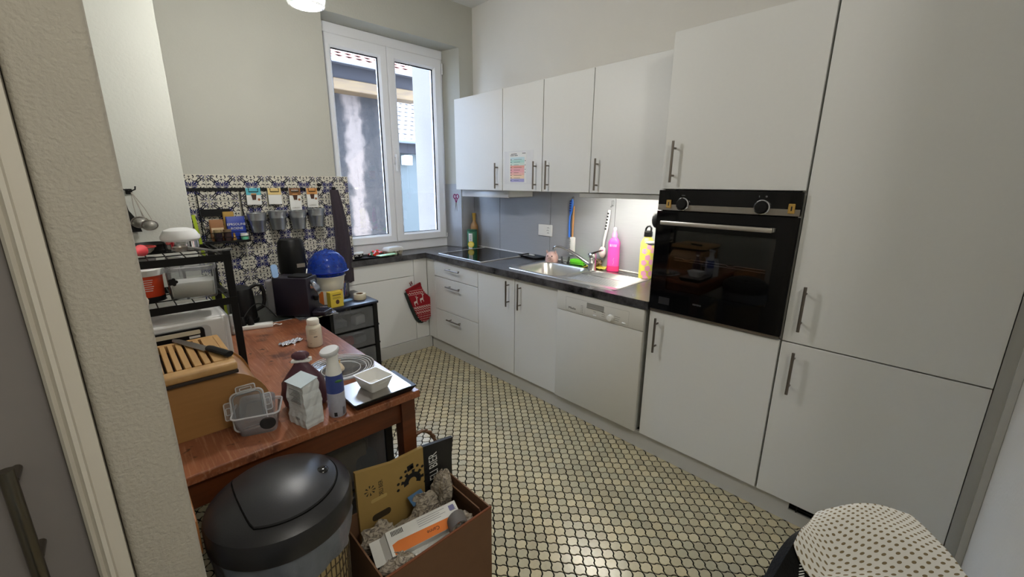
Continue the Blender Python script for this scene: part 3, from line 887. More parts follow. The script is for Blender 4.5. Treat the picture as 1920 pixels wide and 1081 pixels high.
# worktop with sink cut-out
def mat_worktop():
    m, nt, N, L, P = nodes_of('dark_stone_worktop')
    tc = N.new('ShaderNodeTexCoord')
    n1 = N.new('ShaderNodeTexNoise'); n1.inputs['Scale'].default_value = 7; n1.inputs['Detail'].default_value = 7; n1.inputs['Roughness'].default_value = .7
    L.new(tc.outputs['Object'], n1.inputs['Vector'])
    rp = N.new('ShaderNodeValToRGB'); e = rp.color_ramp.elements
    e[0].position = .35; e[0].color = S(20, 19, 20)+(1,); e[1].position = .70; e[1].color = S(96, 94, 96)+(1,)
    L.new(n1.outputs['Fac'], rp.inputs[0]); L.new(rp.outputs[0], P.inputs['Base Color'])
    P.inputs['Roughness'].default_value = .25
    return m
M_TOP = mat_worktop()
bm = B()
Z0, Z1 = .8535, .90
box(bm, -.733, -.022, -.022, .2215, Z0, Z1)
prism(bm, [(-.022, -.022), (.578, -.022), (.578, .0205), (.428, .0205), (.388, .18), (.383, .2), (.380, .2215), (-.022, .2215)], Z0, Z1)
SX0, SX1, SY0, SY1 = .075, .455, -1.475, -1.045
box(bm, -.022, SX0, -2.1785, -.022, Z0, Z1); box(bm, SX1, .578, -2.1785, -.022, Z0, Z1)
box(bm, SX0, SX1, SY1, -.022, Z0, Z1); box(bm, SX0, SX1, -2.1785, SY0, Z0, Z1)
wt_ = single('worktop', bm, M_TOP, 'L-shaped dark stone-look worktop along window and cabinet run', 'worktop', smooth=False)
# hob
hb = thing('hob', 'black glass induction hob with metal rim set in the worktop corner', 'hob', (.3, -.44, .9005))
bm = B(); box(bm, .036, .566, -.722, -.158, .9005, .9055, bev=.002); part('glass', bm, M_BLACKGLOSS, hb, False, world=True)
bm = B()
for q in ((.028, .574, -.730, -.722), (.028, .574, -.158, -.150), (.028, .036, -.722, -.158), (.566, .574, -.722, -.158)): box(bm, q[0], q[1], q[2], q[3], .9005, .908, bev=.0015)
part('rim', bm, mat('hob_rim', S(214, 214, 216), .35, metal=.6), hb, False, world=True)
bm = B()
for cx, cy, r in ((.17, -.30, .075), (.17, -.57, .09), (.42, -.30, .09), (.42, -.57, .075)):
    for i in range(32):
        a, b = 2*PI*i/32, 2*PI*(i+.6)/32
        flat(bm, [(cx+r*math.cos(a), cy+r*math.sin(a), .9057), (cx+r*math.cos(b), cy+r*math.sin(b), .9057), (cx+(r-.001)*math.cos(b), cy+(r-.001)*math.sin(b), .9057), (cx+(r-.001)*math.cos(a), cy+(r-.001)*math.sin(a), .9057)])
part('zone_mark', bm, mat('hob_print', S(60, 60, 64), .3), hb, False, world=True)
# sink
sk = thing('sink', 'stainless steel sink with ribbed drainer in the worktop', 'sink', (.26, -1.47, .9005))
bm = B()
top = .9035
def rr(x0, x1, y0, y1, r, z): return [(p[0], p[1], z) for p in rrect(x0, x1, y0, y1, r, 6)]
outer = rr(.052, .478, -1.925, -1.018, .02, .9008); outer_t = rr(.055, .475, -1.922, -1.021, .018, top)
R = [rr(SX0+.008, SX1-.01, SY0+.01, SY1-.008, .07, top), rr(SX0+.016, SX1-.018, SY0+.018, SY1-.016, .07, top-.012),
     rr(SX0+.03, SX1-.03, SY0+.03, SY1-.03, .07, .775), rr(SX0+.06, SX1-.06, SY0+.06, SY1-.06, .06, .755), rr(SX0+.16, SX1-.16, SY0+.18, SY1-.18, .02, .752)]
loft(bm, R, cap0=False)
part('basin', bm, M_SINK, sk, True, world=True)
bm = B()
loft(bm, [outer, outer_t], cap0=False, cap1=False)
# flat rim around bowl and drainer, drawn as strips
bx0, bx1, by0, by1 = SX0+.008, SX1-.01, SY0+.01, SY1-.008
inn = rr(bx0, bx1, by0, by1, .07, top)
# rim face ring around basin: connect basin edge to a rectangle of the same vertex count
rect = []
for p in inn:
    cx, cy = (bx0+bx1)/2, (by0+by1)/2
    dx, dy = p[0]-cx, p[1]-cy
    hx, hy0, hy1 = (.475-.055)/2, SY0-.005-cy, -1.021-cy
    k = min(((.475-cx)/dx) if dx > 1e-6 else 1e9, ((.055-cx)/dx) if dx < -1e-6 else 1e9, (hy1/dy) if dy > 1e-6 else 1e9, (hy0/dy) if dy < -1e-6 else 1e9)
    rect.append((cx+dx*k, cy+dy*k, top))
loft(bm, [inn, rect], cap0=False, cap1=False)
# fill the four rectangle corners missed by the radial map
cs = [(.055, -1.021), (.475, -1.021), (.475, SY0-.005), (.055, SY0-.005)]
for cxx, cyy in cs:
    near2 = sorted(rect, key=lambda p: (p[0]-cxx)**2+(p[1]-cyy)**2)[:2]
    if len(near2) == 2: flat(bm, [near2[0], near2[1], (cxx, cyy, top)])
# ribbed drainer
def dr(u_, v_):
    x = .055+.42*u_; y = SY0-.005+(-1.922-SY0+.005)*v_
    z = top
    if .12 < u_ < .92 and .06 < v_ < .93:
        z = top-.003-.004*(1-abs(2*((u_*26) % 1)-1))**.8 if ((u_*26) % 1) > .12 else top-.001
    return (x, y, z)
grid(bm, dr, 104, 14)
part('drainer', bm, M_SINK, sk, True, world=True)
bm = B(); lathe(bm, [(0, .003), (.018, .003), (.032, .004), (.04, 0), (0, 0)], 24, T(.26, -1.26, .7535)); part('waste_plug', bm, M_CHROME, sk, True, world=True)
# faucet
fc = thing('faucet', 'chrome single-lever mixer tap behind the sink', 'faucet', (.425, -1.497, .9042))
bm = B(); lathe(bm, [(0, 0), (.032, 0), (.032, .006), (.028, .012), (.027, .08), (.030, .09), (.030, .112), (.022, .124), (0, .128)], 24); part('body', bm, M_CHROME, fc)
bm = B()
pts = [(-.008, .02, .045), (-.012, .09, .078), (-.017, .18, .115), (-.022, .27, .139), (-.027, .31, .140), (-.030, .332, .130), (-.031, .336, .112)]
tube(bm, pts, [.015, .0135, .012, .0105, .0105, .0105, .0105], 12); part('spout', bm, M_CHROME, fc)
bm = B(); loft(bm, [[(x*s, y0_, z+dz) for x, z in ((-.016, 0), (.016, 0), (.016, .011), (-.016, .011))] for y0_, s, dz in ((.024, 1.3, .108), (-.02, 1.2, .124), (-.06, .9, .140), (-.078, .8, .147))])
part('lever', bm, M_CHROME, fc)

# wall cabinets
UX, U0, U1 = .222, 1.447, 2.178
def upper(label, y0, y1, splits, hs):
    u = thing('wall_cabinet', label, 'cabinet', (.41, (y0+y1)/2, U0), group='white wall cabinets')
    bm = B(); box(bm, UX+.021, .579, y0+.0005, y1-.0005, U0, U1); part('body', bm, M_CABSIDE, u, False, world=True)
    backing(u, y0, y1, U0, U1, UX+.0195)
    ys = [y1]+splits+[y0]
    for a, b, h in zip(ys, ys[1:], hs):
        d = front('door', u, b, a, U0, U1, UX); handle(d, h, 1.559, True, UX)
    return u
upper('white wall cabinet over the slim extractor hood, nearest the window', -.772, -.172, [], [-.718])
upper('white two-door wall cabinet with a paper chart on one door', -1.586, -.772, [-1.179], [-1.122, -1.238])
upper('white wall cabinet with the lit strip under it, beside the oven tower', -2.1785, -1.586, [], [-1.643])
hd = thing('extractor_hood', 'slim silver extractor hood under the wall cabinet nearest the window', 'hood', (.42, -.472, 1.395))
bm = B(); box(bm, .30, .570, -.766, -.178, 1.398, 1.446, bev=.002); part('body', bm, M_CABSIDE, hd, False, world=True)
bm = B(); box(bm, .284, .299, -.770, -.174, 1.392, 1.446, bev=.003, seg=2); part('pull_out_front', bm, [mat('hood_silver', S(206, 206, 206), .35, metal=.3)], hd, True, world=True)
bm = B(); box(bm, .32, .55, -.74, -.2, 1.394, 1.3978); part('filter', bm, M_STEEL, hd, False, world=True)
lb = thing('light_bar', 'lit fluorescent light bar under the wall cabinet above the drainer', 'lamp', (.27, -1.79, 1.42))
bm = B(); box(bm, .236, .252, -2.06, -1.50, 1.418, 1.4462, bev=.002); box(bm, .252, .31, -2.06, -1.50, 1.438, 1.4462)
part('housing', bm, [mat('light_housing', S(178, 178, 174), .5)], lb, False, world=True)
M_LED = mat('lit_tube', S(255, 250, 238), .4, emit=58)
bm = B(); box(bm, .256, .300, -2.055, -1.505, 1.424, 1.4375, bev=.003); part('diffuser', bm, M_LED, lb, True, world=True)
# socket
so = thing('power_socket', 'white power socket plate on the grey backsplash', 'socket', (.579, -.910, 1.083))
Mx = FX(.5795)
bm = B(); box(bm, .834, .986, 1.084, 1.178, 0, .008, bev=.003, M=Mx); part('plate', bm, M_WHITEP, so, True, world=True)
bm = B()
for cx, cy in ((.945, 1.152), (.945, 1.131), (.945, 1.110)):
    for k in (-1, 0, 1): flat(bm, circle(cx+k*.0075-(.004 if cy == 1.131 else 0)+(0 if k else 0), cy+(.004 if k == 0 else 0), .0028, 8), FX(.5712))
part('socket_hole', bm, M_INK, so, False, world=True)
bm = B(); box(bm, .846, .900, 1.100, 1.164, .008, .011, bev=.001, M=Mx); part('switch_rocker', bm, M_WHITEP, so, False, world=True)
# tall cupboard at the left edge and the door trim
tc_ = thing('tall_cupboard', 'grey cupboard door with long steel handle at the left edge of the doorway', 'cupboard', (-2.36, -2.30, 0))
M_GREYD = mat('grey_laminate', S(132, 126, 124), .5, var=.03, scale=40)
bm = B(); box(bm, -2.62, -2.115, -2.335, -2.262, .02, 2.3, bev=.002); cd_ = part('door', bm, M_GREYD, tc_, False, world=True)
bm = B(); bar(bm, (-2.166, -2.375, .60), (-2.166, -2.375, 1.118), .0085, 14)
for z in (1.098, .968, .65): bar(bm, (-2.163, -2.334, z), (-2.163, -2.372, z), .006, 10)
part('handle', bm, mat('dark_steel', S(120, 114, 104), .3, metal=1, var=.1, scale=30, stretch=(1, 1, .1)), cd_, True, world=True)
bm = B()
prism(bm, [(-2.113, -2.262), (-2.113, -2.358), (-2.109, -2.364), (-2.105, -2.358), (-2.100, -2.368), (-2.095, -2.366), (-2.094, -2.352), (-2.0765, -2.352), (-2.0765, -2.262)], 0, 2.6)
structure('trim_1', bm, mat('trim_paint', S(214, 208, 196), .5, var=.03, scale=20))

# ------------------------------------------------------------------ things on the worktop
ZC = .9005
def bottle(name, label, cat, prof, m, loc, seg=24, sx=1, sy=1, rz=0):
    t = thing(name, label, cat, loc, rz)
    bm = B(); lathe(bm, prof, seg, None, 0, sx, sy); part('body', bm, m, t)
    return t
# green tin with lemon
t = thing('drink_tin', 'green drink powder tin with lemon picture at the back corner of the hob', 'tin', (.462, -.085, ZC), -.75)
bm = B(); lathe(bm, [(0, 0), (.046, 0), (.048, .003), (.048, .158), (.046, .161), (0, .161)], 32); part('body', bm, [mat('tin_green', S(34, 104, 72), .4, var=.08)], t)
bm = B(); lathe(bm, [(0, .161), (.047, .161), (.049, .163), (.049, .175), (.046, .178), (0, .178)], 32); part('lid', bm, [mat('lid_green', S(24, 84, 56), .4)], t)
bm = B()
def cyl_patch(bm, r, a0, a1, z0, z1, mi, n=8):
    for i in range(n):
        p, q = a0+(a1-a0)*i/n, a0+(a1-a0)*(i+1)/n
        flat(bm, [(r*math.cos(p), r*math.sin(p), z0), (r*math.cos(q), r*math.sin(q), z0), (r*math.cos(q), r*math.sin(q), z1), (r*math.cos(p), r*math.sin(p), z1)], None, mi)
cyl_patch(bm, .0485, -2.25, -1.45, .068, .145, 0); cyl_patch(bm, .0485, -2.3, -1.5, .0, .02, 0)
for i in range(5): cyl_patch(bm, .0487, -2.15, -1.65, .078+i*.011, .081+i*.011, 1 if i != 4 else 1)
part('label', bm, [M_PAPER, mat('label_dark', S(60, 60, 66), .6)], t, False, kind='stuff')
bm = B(); lathe(bm, [(0, .004), (.028, .004), (.030, 0), (.030, -.004)], 20, RZ(-1.75) @ T(.0495, 0, .042) @ RY(PI/2), 0); lathe(bm, [(0, .0046), (.023, .0046)], 16, RZ(-1.75) @ T(.0495, 0, .042) @ RY(PI/2), 1)
part('lemon_picture', bm, [mat('lemon_yellow', S(222, 196, 52), .5), mat('lemon_flesh', S(240, 224, 120), .5)], t)
# gold bottle
t = bottle('oil_bottle', 'golden bottle with slim neck in the corner behind the green tin', 'bottle', [(0, 0), (.036, 0), (.038, .006), (.038, .19), (.034, .215), (.016, .245), (.014, .26), (0, .26)], mat('bronze_bottle', S(150, 108, 50), .3, var=.1, coat=.4), (.538, -.022, ZC))
bm = B(); lathe(bm, [(0, .26), (.016, .26), (.017, .30), (.019, .302), (.019, .325), (0, .327)], 20); part('cap', bm, [mat('gold_cap', S(176, 140, 60), .35, metal=.6)], t)
# black baking tray
bm = B(); loft(bm, [rr_ for rr_ in [[(x, y, 0) for x, y in rrect(-.105, .105, -.055, .055, .015)], [(x, y, .016) for x, y in rrect(-.12, .12, -.068, .068, .018)], [(x, y, .016) for x, y in rrect(-.112, .112, -.06, .06, .015)], [(x, y, .004) for x, y in rrect(-.10, .10, -.05, .05, .012)]]])
single('tray', bm, M_BLACK, 'small black plastic tray on the worktop beside the pink pig', 'tray', (.515, -.825, ZC), 1.42)
# pig scrubber holder
t = thing('pig_holder', 'pink ceramic pig-shaped holder on the worktop behind the sink', 'ornament', (.492, -1.062, ZC), 3.5)
M_PIG = mat('pink_ceramic', S(208, 172, 164), .35, var=.06)
bm = B(); lathe(bm, [(0, 0), (.056, 0), (.060, .012), (.058, .040), (.046, .064), (.024, .078), (0, .082)], 28, None, 0, 1.0, .85); part('body', bm, M_PIG, t)
for s in (-1, 1):
    bm = B(); loft(bm, [[(.012, s*.030+.012*math.cos(a), .062+.004*math.sin(a)) for a in [2*PI*i/8 for i in range(8)]], [(.018, s*.036+.008*math.cos(a), .082+.003*math.sin(a)) for a in [2*PI*i/8 for i in range(8)]], [(.022, s*.038+.001*math.cos(a), .094+.001*math.sin(a)) for a in [2*PI*i/8 for i in range(8)]]]); part('ear', bm, M_PIG, t)
    bm = B(); ellipsoid(bm, (.048, s*.017, .050), (.005, .005, .006), 8, 6); part('eye', bm, M_INK, t)
bm = B(); lathe(bm, [(.0, .012), (.011, .012), (.014, .008), (.015, 0)], 16, T(.052, 0, .032) @ RY(PI/2)); 
for s in (-1, 1): ellipsoid(bm, (.064, s*.005, .033), (.002, .0022, .003), 6, 5, 1)
part('snout', bm, [M_PIG, M_INK], t)
# clear glass
bm = B(); lathe(bm, [(0, .003), (.026, .003), (.034, .05), (.036, .05), (.036, .048), (.030, 0), (0, 0)], 24); 
single('glass_dish', bm, M_CLEARG, 'small clear glass dish beside the pig on the worktop', 'dish', (.515, -1.180, ZC))
# green sponge
bm = B(); box(bm, -.03, .03, -.06, .06, 0, .012, bev=.003, mi=1); box(bm, -.03, .03, -.06, .06, .0125, .042, bev=.008, seg=2)
single('sponge', bm, [mat('sponge_green', S(104, 214, 40), .9, var=.15, scale=60, bump=.6, bscale=300), mat('scour_green', S(40, 84, 30), .95, var=.2, scale=90, bump=.6)], 'bright green kitchen sponge behind the tap', 'sponge', (.535, -1.292, ZC), .1)
# yellow cloth and steel scourer
bm = B()
def cl(u, v):
    return (-.045+.10*u, -.075+.15*v, .006+.006*math.sin(7*u+3*v)+.005*math.sin(11*v-4*u))
grid(bm, cl, 12, 14, thick=.003)
cloth = single('dish_cloth', bm, mat('cloth_yellow', S(214, 202, 84), .95, var=.1, scale=60, bump=.4, bscale=300), 'yellow dishcloth lying under the steel scourer', 'cloth', (.522, -1.452, ZC+.003))
bm = B()
random.seed(3)
for k in range(14):
    ax = Vector((random.uniform(-1, 1), random.uniform(-1, 1), random.uniform(-1, 1))).normalized()
    q = ax.to_track_quat('Z', 'Y').to_matrix()
    pts = [q @ Vector((.032*math.cos(a), .032*math.sin(a), .010*math.sin(3*a+k))) for a in [2*PI*i/20 for i in range(20)]]
    tube(bm, [(p.x*1.1, p.y*1.1, .026+p.z*.75) for p in pts], .0024, 5, True)
single('steel_scourer', bm, mat('steel_wool', S(128, 112, 92), .35, metal=.8, var=.3, scale=80), 'curly steel scourer on the yellow cloth', 'scourer', (.548, -1.455, ZC+.017))
# pink washing-up liquid
t = thing('soap_bottle', 'translucent pink washing-up liquid bottle behind the drainer', 'bottle', (.530, -1.602, ZC), .35)
M_PINK = mat('pink_plastic', S(255, 96, 196), .25, var=.05, sub=.3, alpha=.92); M_PINKD = mat('pink_liquid', S(255, 60, 130), .25, sub=.3)
def ov_(w, d, z, n=20): return [(w*math.copysign(abs(math.cos(a))**.8, math.cos(a)), d*math.copysign(abs(math.sin(a))**.8, math.sin(a)), z) for a in [2*PI*i/n for i in range(n)]]
bm = B(); loft(bm, [ov_(.026, .040, 0), ov_(.028, .043, .006), ov_(.028, .042, .10), ov_(.026, .040, .17), ov_(.027, .042, .205), ov_(.022, .034, .222), ov_(.013, .018, .240)]); part('body', bm, M_PINK, t)
bm = B(); loft(bm, [ov_(.0285, .0435, .003), ov_(.0287, .0437, .040)], cap0=False, cap1=False); part('liquid', bm, M_PINKD, t)
bm = B(); lathe(bm, [(0, .240), (.019, .240), (.019, .262), (.013, .275), (.009, .288), (0, .29)], 18); part('cap', bm, [mat('cap_pink', S(255, 150, 214), .4)], t)
bm = B(); lathe(bm, [(0, .288), (.010, .288), (.011, .305), (.006, .312), (0, .313)], 14); part('nozzle', bm, [mat('cap_white', S(246, 214, 236), .4)], t)
bm = B(); 
for k, w in enumerate((.012, .008, .010, .012)): box(bm, -.024+k*.0125, -.024+k*.0125+w*.75, .178, .195, 0, .0004, M=FX(-.0286))
tube(bm, [(-.0292, -.004, .05), (-.0292, -.010, .07), (-.0292, -.004, .085), (-.0292, -.010, .10)], .001, 5)
part('print', bm, [mat('pink_print', S(255, 176, 224), .5)], t, False, kind='stuff')
# yellow flowered bottle
t = thing('drink_bottle', 'yellow insulated bottle with pink flowers and black cap beside the oven', 'bottle', (.495, -1.872, ZC))
bm = B(); lathe(bm, [(0, 0), (.038, 0), (.042, .004), (.043, .20), (.041, .235), (.031, .258), (.022, .270), (.022, .275), (0, .275)], 32); part('body', bm, [mat('enamel_yellow', S(226, 220, 92), .35, var=.03)], t)
bm = B()
for a, z in ((-2.9, .03), (-2.35, .065), (-1.8, .03), (-3.0, .10), (-2.45, .135), (-1.85, .105), (-3.0, .175), (-2.3, .205), (-1.7, .18), (-2.6, .0)):
    pts = []
    for i in range(40):
        th = 2*PI*i/40
        r = .019*(.82+.2*abs(math.cos(2.5*th)))
        aa = a+r*math.cos(th)/.0434; zz = min(.229, max(.005, z+.008+r*math.sin(th)))
        rr0 = .0434 if zz < .2 else .0434-(zz-.2)*.06
        pts.append((rr0*math.cos(aa), rr0*math.sin(aa), zz))
    c = bm.verts.new((.0437*math.cos(a), .0437*math.sin(a), z+.008)); vv = [bm.verts.new(p) for p in pts]
    for i in range(40): bm.faces.new((c, vv[i], vv[(i+1) % 40]))
part('flower_print', bm, [mat('flower_pink', S(226, 156, 190), .4)], t)
bm = B(); lathe(bm, [(0, .275), (.026, .275), (.027, .278), (.026, .305), (.020, .312), (0, .312)], 24); 
tube(bm, [(-.004, -.020, .308), (-.004, -.020, .332), (-.002, -.008, .342), (0, .008, .338), (0, .018, .325), (0, .020, .308)], .006, 8)
part('cap', bm, M_BLACK, t)
# spoon and spatula hanging between bottle and oven
t = thing('hanging_ladle', 'black ladle head poking out beside the oven tower', 'utensil', (.300, -2.02, ZC))
bm = B(); ellipsoid(bm, (0, .0, .40), (.012, .030, .046), 12, 8); part('spoon_head', bm, M_BLACK, t)
bm = B(); tube(bm, [(0, -.004, .0), (0, -.006, .2), (0, -.004, .37)], .005, 8); part('stem', bm, M_BLACK, t)
bm = B(); loft(bm, [[(x+.02*u_, .062-.08*u_, .262+.012*math.sin(a)*(1-abs(2*u_-1)**2)*1.2+.018*u_*0) for x, a in ((.0+.02*math.cos(b)*(1-abs(2*u_-1)**2+.05), b) for b in [2*PI*i/10 for i in range(10)])] for u_ in (0, .1, .3, .5, .7, .9, 1.0)])
part('side_rest', bm, [mat('grey_plastic', S(150, 150, 148), .4)], t)
# white soap dispenser part by the oven
bm = B(); box(bm, -.012, .012, -.02, .02, 0, .055, bev=.006, seg=2); box(bm, -.008, .008, -.012, .012, .0553, .075, bev=.004, seg=2)
single('timer', bm, M_WHITEP, 'small white plastic holder on the worktop right against the oven', 'holder', (.30, -2.135, ZC))
# brushes in a white rack on the wall
hk = thing('dish_brush', 'blue handled dish brush hanging on the backsplash', 'brush', (.568, -1.172, 1.10))
M_BLUE = mat('blue_plastic', S(64, 122, 222), .35); M_DBLUE = mat('dark_blue_plastic', S(24, 52, 130), .4)
bm = B(); tube(bm, [(-.002, .0, .0), (-.002, .005, .10), (-.002, .003, .16), (-.002, -.004, .185)], [.009, .008, .007, .006], 10); part('handle', bm, M_BLUE, hk)
bm = B(); loft(bm, [[(-.004+d*math.cos(b), w*math.sin(b)+yy, z) for b in [2*PI*i/12 for i in range(12)]] for z, w, d, yy in ((.175, .008, .006, -.004), (.20, .016, .008, -.006), (.24, .019, .008, -.010), (.275, .014, .008, -.014), (.292, .005, .004, -.016))]); part('head', bm, M_BLUE, hk)
bm = B()
for k in range(5): box(bm, -.016, -.008, -.016, .0, .20+k*.018, .208+k*.018)
part('bristles', bm, M_DBLUE, hk, False)
hk = thing('wooden_brush', 'wooden handled brush with white bristle head on the backsplash', 'brush', (.560, -1.205, .97))
bm = B(); tube(bm, [(0, .0, .10), (0, -.002, .25), (0, -.006, .37)], [.006, .008, .006], 10); part('handle', bm, [mat_wood('beech', 0xD8A468, 0xB98048, .5, 'Z')], hk)
bm = B(); box(bm, -.012, .012, -.026, .018, -.005, .135, bev=.008, seg=2); part('head', bm, M_WHITEP, hk)
bm = B()
for k in range(8): box(bm, -.020, -.0125, .006, .024, .01+k*.014, .017+k*.014)
part('bristles', bm, [mat('grey_bristle', S(150, 150, 150), .9)], hk, False)
bm = B(); lathe(bm, [(0, 0), (.012, 0), (.010, .004), (.004, .006), (.004, .014), (0, .014)], 16, FX(.5795) @ T(1.185, 1.398, 0)); single('wall_hook', bm, M_CLEARG, 'clear suction hook above the blue dish brush', 'hook')
wb = thing('white_brush', 'white long-handled brush hanging beside the pink bottle', 'brush', (.562, -1.51, .985))
bm = B(); tube(bm, [(0, .020, .06), (0, .016, .12), (0, .0, .20), (0, -.010, .28), (0, -.016, .34)], [.007, .008, .010, .011, .009], 10); part('handle', bm, M_WHITEP, wb)
bm = B()
for k in range(6): box(bm, -.0125, -.0115, -.020+.003*k, -.006+.003*k, .31-.022*k, .322-.022*k)
part('print', bm, M_INK, wb, False)
bm = B(); ellipsoid(bm, (-.002, .022, .035), (.020, .030, .042), 16, 10); part('sponge_head', bm, [mat('mop_white', S(236, 220, 216), .95, bump=.6, bscale=200)], wb)
bm = B(); box(bm, .5735, .5795, -1.548, -1.528, 1.352, 1.39, bev=.002); tube(bm, [(.574, -1.538, 1.36), (.560, -1.538, 1.345), (.552, -1.538, 1.350)], .003, 6)
single('wall_hook', bm, M_CLEARG, 'clear adhesive hook holding the white long-handled brush', 'hook')
# scissors on the end of the wall cabinet
sc = thing('scissors', 'purple handled scissors hanging from the end of the wall cabinet', 'scissors', (.226, -.164, 1.262))
M_PURP = mat('purple_plastic', S(148, 40, 108), .4)
for s in (-1, 1):
    bm = B(); tube(bm, [(.0+s*.014+.013*math.cos(a), .0, .128+.018*math.sin(a)) for a in [2*PI*i/14 for i in range(14)]], .0042, 8, True)
    tube(bm, [(s*.012, 0, .112), (s*.006, 0, .09), (0, 0, .076)], .0045, 8); part('grip', bm, M_PURP, sc)
    bm = B(); loft(bm, [[(-s*.002-.004, -.001*s, .08), (-s*.002+.004, -.001*s, .08), (-s*.002+.004, -.001*s+.001, .08), (-s*.002-.004, -.001*s+.001, .08)], [(-s*.012-.0005, -.001*s, 0), (-s*.012+.0005, -.001*s, 0), (-s*.012+.0005, -.001*s+.001, 0), (-s*.012-.0005, -.001*s+.001, 0)]]); part('blade', bm, M_STEEL, sc)
bm = B(); bar(bm, (-.014, .004, .140), (-.014, -.008, .140), .002, 6); part('nail', bm, M_STEEL, sc)
# paper chart
pc = thing('paper_chart', 'sheet in a plastic sleeve with coloured rows taped to a wall cabinet door', 'paper', (UX-.001, -.94, 1.498))
Mx = FX(UX-.0008)
bm = B(); box(bm, .795, 1.095, 1.499, 1.734, 0, .0006, M=Mx); part('sleeve', bm, mat('sleeve_film', S(240, 240, 240), .3, alpha=.8), pc, False, world=True)
Mx = FX(UX-.0016)
bm = B(); box(bm, .850, 1.030, 1.508, 1.724, 0, .0004, M=Mx); part('sheet', bm, M_PAPER, pc, False, world=True)
Mx = FX(UX-.0022)
rows = [(1.690, 1.672, (176, 208, 214)), (1.672, 1.650, (150, 204, 190)), (1.650, 1.632, (188, 214, 196)), (1.632, 1.612, (226, 130, 110)), (1.612, 1.580, (232, 140, 146)), (1.580, 1.562, (236, 160, 140)), (1.562, 1.538, (240, 196, 150)), (1.538, 1.514, (132, 126, 190))]
for i, (a, b, c) in enumerate(rows):
    bm = B(); box(bm, .862, 1.008, b, a-.0006, 0, .0002, M=Mx); part('coloured_row', bm, mat('row_%d' % i, S(*[int(q*.68+240*.32) for q in c]), .8), pc, False, world=True)
bm = B()
Mx = FX(UX-.0026)
for i in range(9): flat(bm, [(.866, 1.522+i*.0185), (.874, 1.522+i*.0185), (.874, 1.528+i*.0185), (.866, 1.528+i*.0185)], Mx); flat(bm, [(.90, 1.524+i*.0185), (.95+.03*((i*7) % 3)/2, 1.524+i*.0185), (.95+.03*((i*7) % 3)/2, 1.526+i*.0185), (.90, 1.526+i*.0185)], Mx)
for a, b, z in ((.862, .90, 1.700), (.905, .94, 1.700), (.868, .93, 1.710), (.985, 1.02, 1.713)): flat(bm, [(a, z), (b, z), (b, z+.004), (a, z+.004)], Mx)
for z in (1.58, 1.60, 1.63, 1.66): flat(bm, [(1.014, z), (1.02, z), (1.02, z+.006), (1.014, z+.006)], Mx)
part('print', bm, M_INK, pc, False, world=True, kind='stuff')

# ------------------------------------------------------------------ on the window ledge
bm = B(); loft(bm, [[(x, y, 0) for x, y in rrect(-.16, .16, -.065, .065, .01)], [(x, y, .014) for x, y in rrect(-.17, .17, -.075, .075, .012)], [(x, y, .014) for x, y in rrect(-.165, .165, -.07, .07, .01)], [(x, y, .004) for x, y in rrect(-.155, .155, -.06, .06, .008)]])
single('tray', bm, M_BLACK, 'long black tray on the worktop in front of the window', 'tray', (-.52, .06, ZC))
t = thing('bowl', 'white bowl with black floral band on the black window tray', 'bowl', (-.60, .095, ZC+.006))
bm = B(); lathe(bm, [(0, 0), (.035, 0), (.052, .012), (.055, .034), (.051, .034), (.047, .014), (0, .006)], 24); part('body', bm, M_INK, t)
bm = B(); lathe(bm, [(.0555, .034), (.0555, .044), (.051, .044), (.050, .034)], 24); lathe(bm, [(0, .036), (.05, .038)], 24); part('rim', bm, M_WHITEP, t)
bm = B()
for k in range(9):
    a = k*.7; 
    for j in range(3): flat(bm, [(.0553*math.cos(a+.07*math.cos(b)+j*.14), .0553*math.sin(a+.07*math.cos(b)+j*.14), .022+.005*math.sin(b)+.004*(j % 2)) for b in [2*PI*i/6 for i in range(6)]])
part('flower_print', bm, M_PAPER, t, False, kind='stuff')
t = thing('snack_packet', 'crumpled red and green snack packet on the window tray', 'packet', (-.43, .095, ZC+.006), .1)
random.seed(5)
bm = B()
def pk(u, v):
    w = .5+.5*math.sin(PI*v)
    return (-.065+.13*u, (-.045+.09*v), .008+.034*math.sin(PI*u)**.7*math.sin(PI*v)**.7+.006*math.sin(17*u+5*v)+.005*math.sin(13*v))
grid(bm, pk, 16, 12, thick=.001)
def mat_packet():
    m, nt, N, L, P = nodes_of('packet_foil')
    tc = N.new('ShaderNodeTexCoord'); n1 = N.new('ShaderNodeTexNoise'); n1.inputs['Scale'].default_value = 16
    L.new(tc.outputs['Object'], n1.inputs['Vector'])
    rp = N.new('ShaderNodeValToRGB'); rp.color_ramp.interpolation = 'CONSTANT'; e = rp.color_ramp.elements
    e[0].color = S(40, 90, 40)+(1,); e[1].position = .42; e[1].color = S(206, 44, 28)+(1,)
    x = e.new(.62); x.color = S(36, 34, 30)+(1,)
    L.new(n1.outputs['Fac'], rp.inputs[0]); L.new(rp.outputs[0], P.inputs['Base Color']); P.inputs['Roughness'].default_value = .25
    return m
part('wrapper', bm, mat_packet(), t)
t = thing('egg_carton', 'grey cardboard egg carton on the worktop below the window', 'carton', (-.278, .085, ZC), .12)
M_EGG = mat('grey_pulp', S(186, 178, 160), .95, var=.08, scale=40, bump=.4)
bm = B()
for i in range(3):
    for j in range(2): lathe(bm, [(0, 0), (.014, 0), (.022, .02), (.026, .034), (0, .034)], 10, T(-.052+i*.052, -.026+j*.052, 0))
part('base', bm, M_EGG, t)
bm = B(); loft(bm, [[(x, y, z) for x, y in rrect(-.08+k, .08-k, -.054+k, .054-k, .012)] for z, k in ((.0345, 0), (.042, 0), (.060, .008), (.066, .014))]); part('lid', bm, [mat('pale_pulp', S(206, 204, 200), .95, bump=.3)], t)
bm = B()
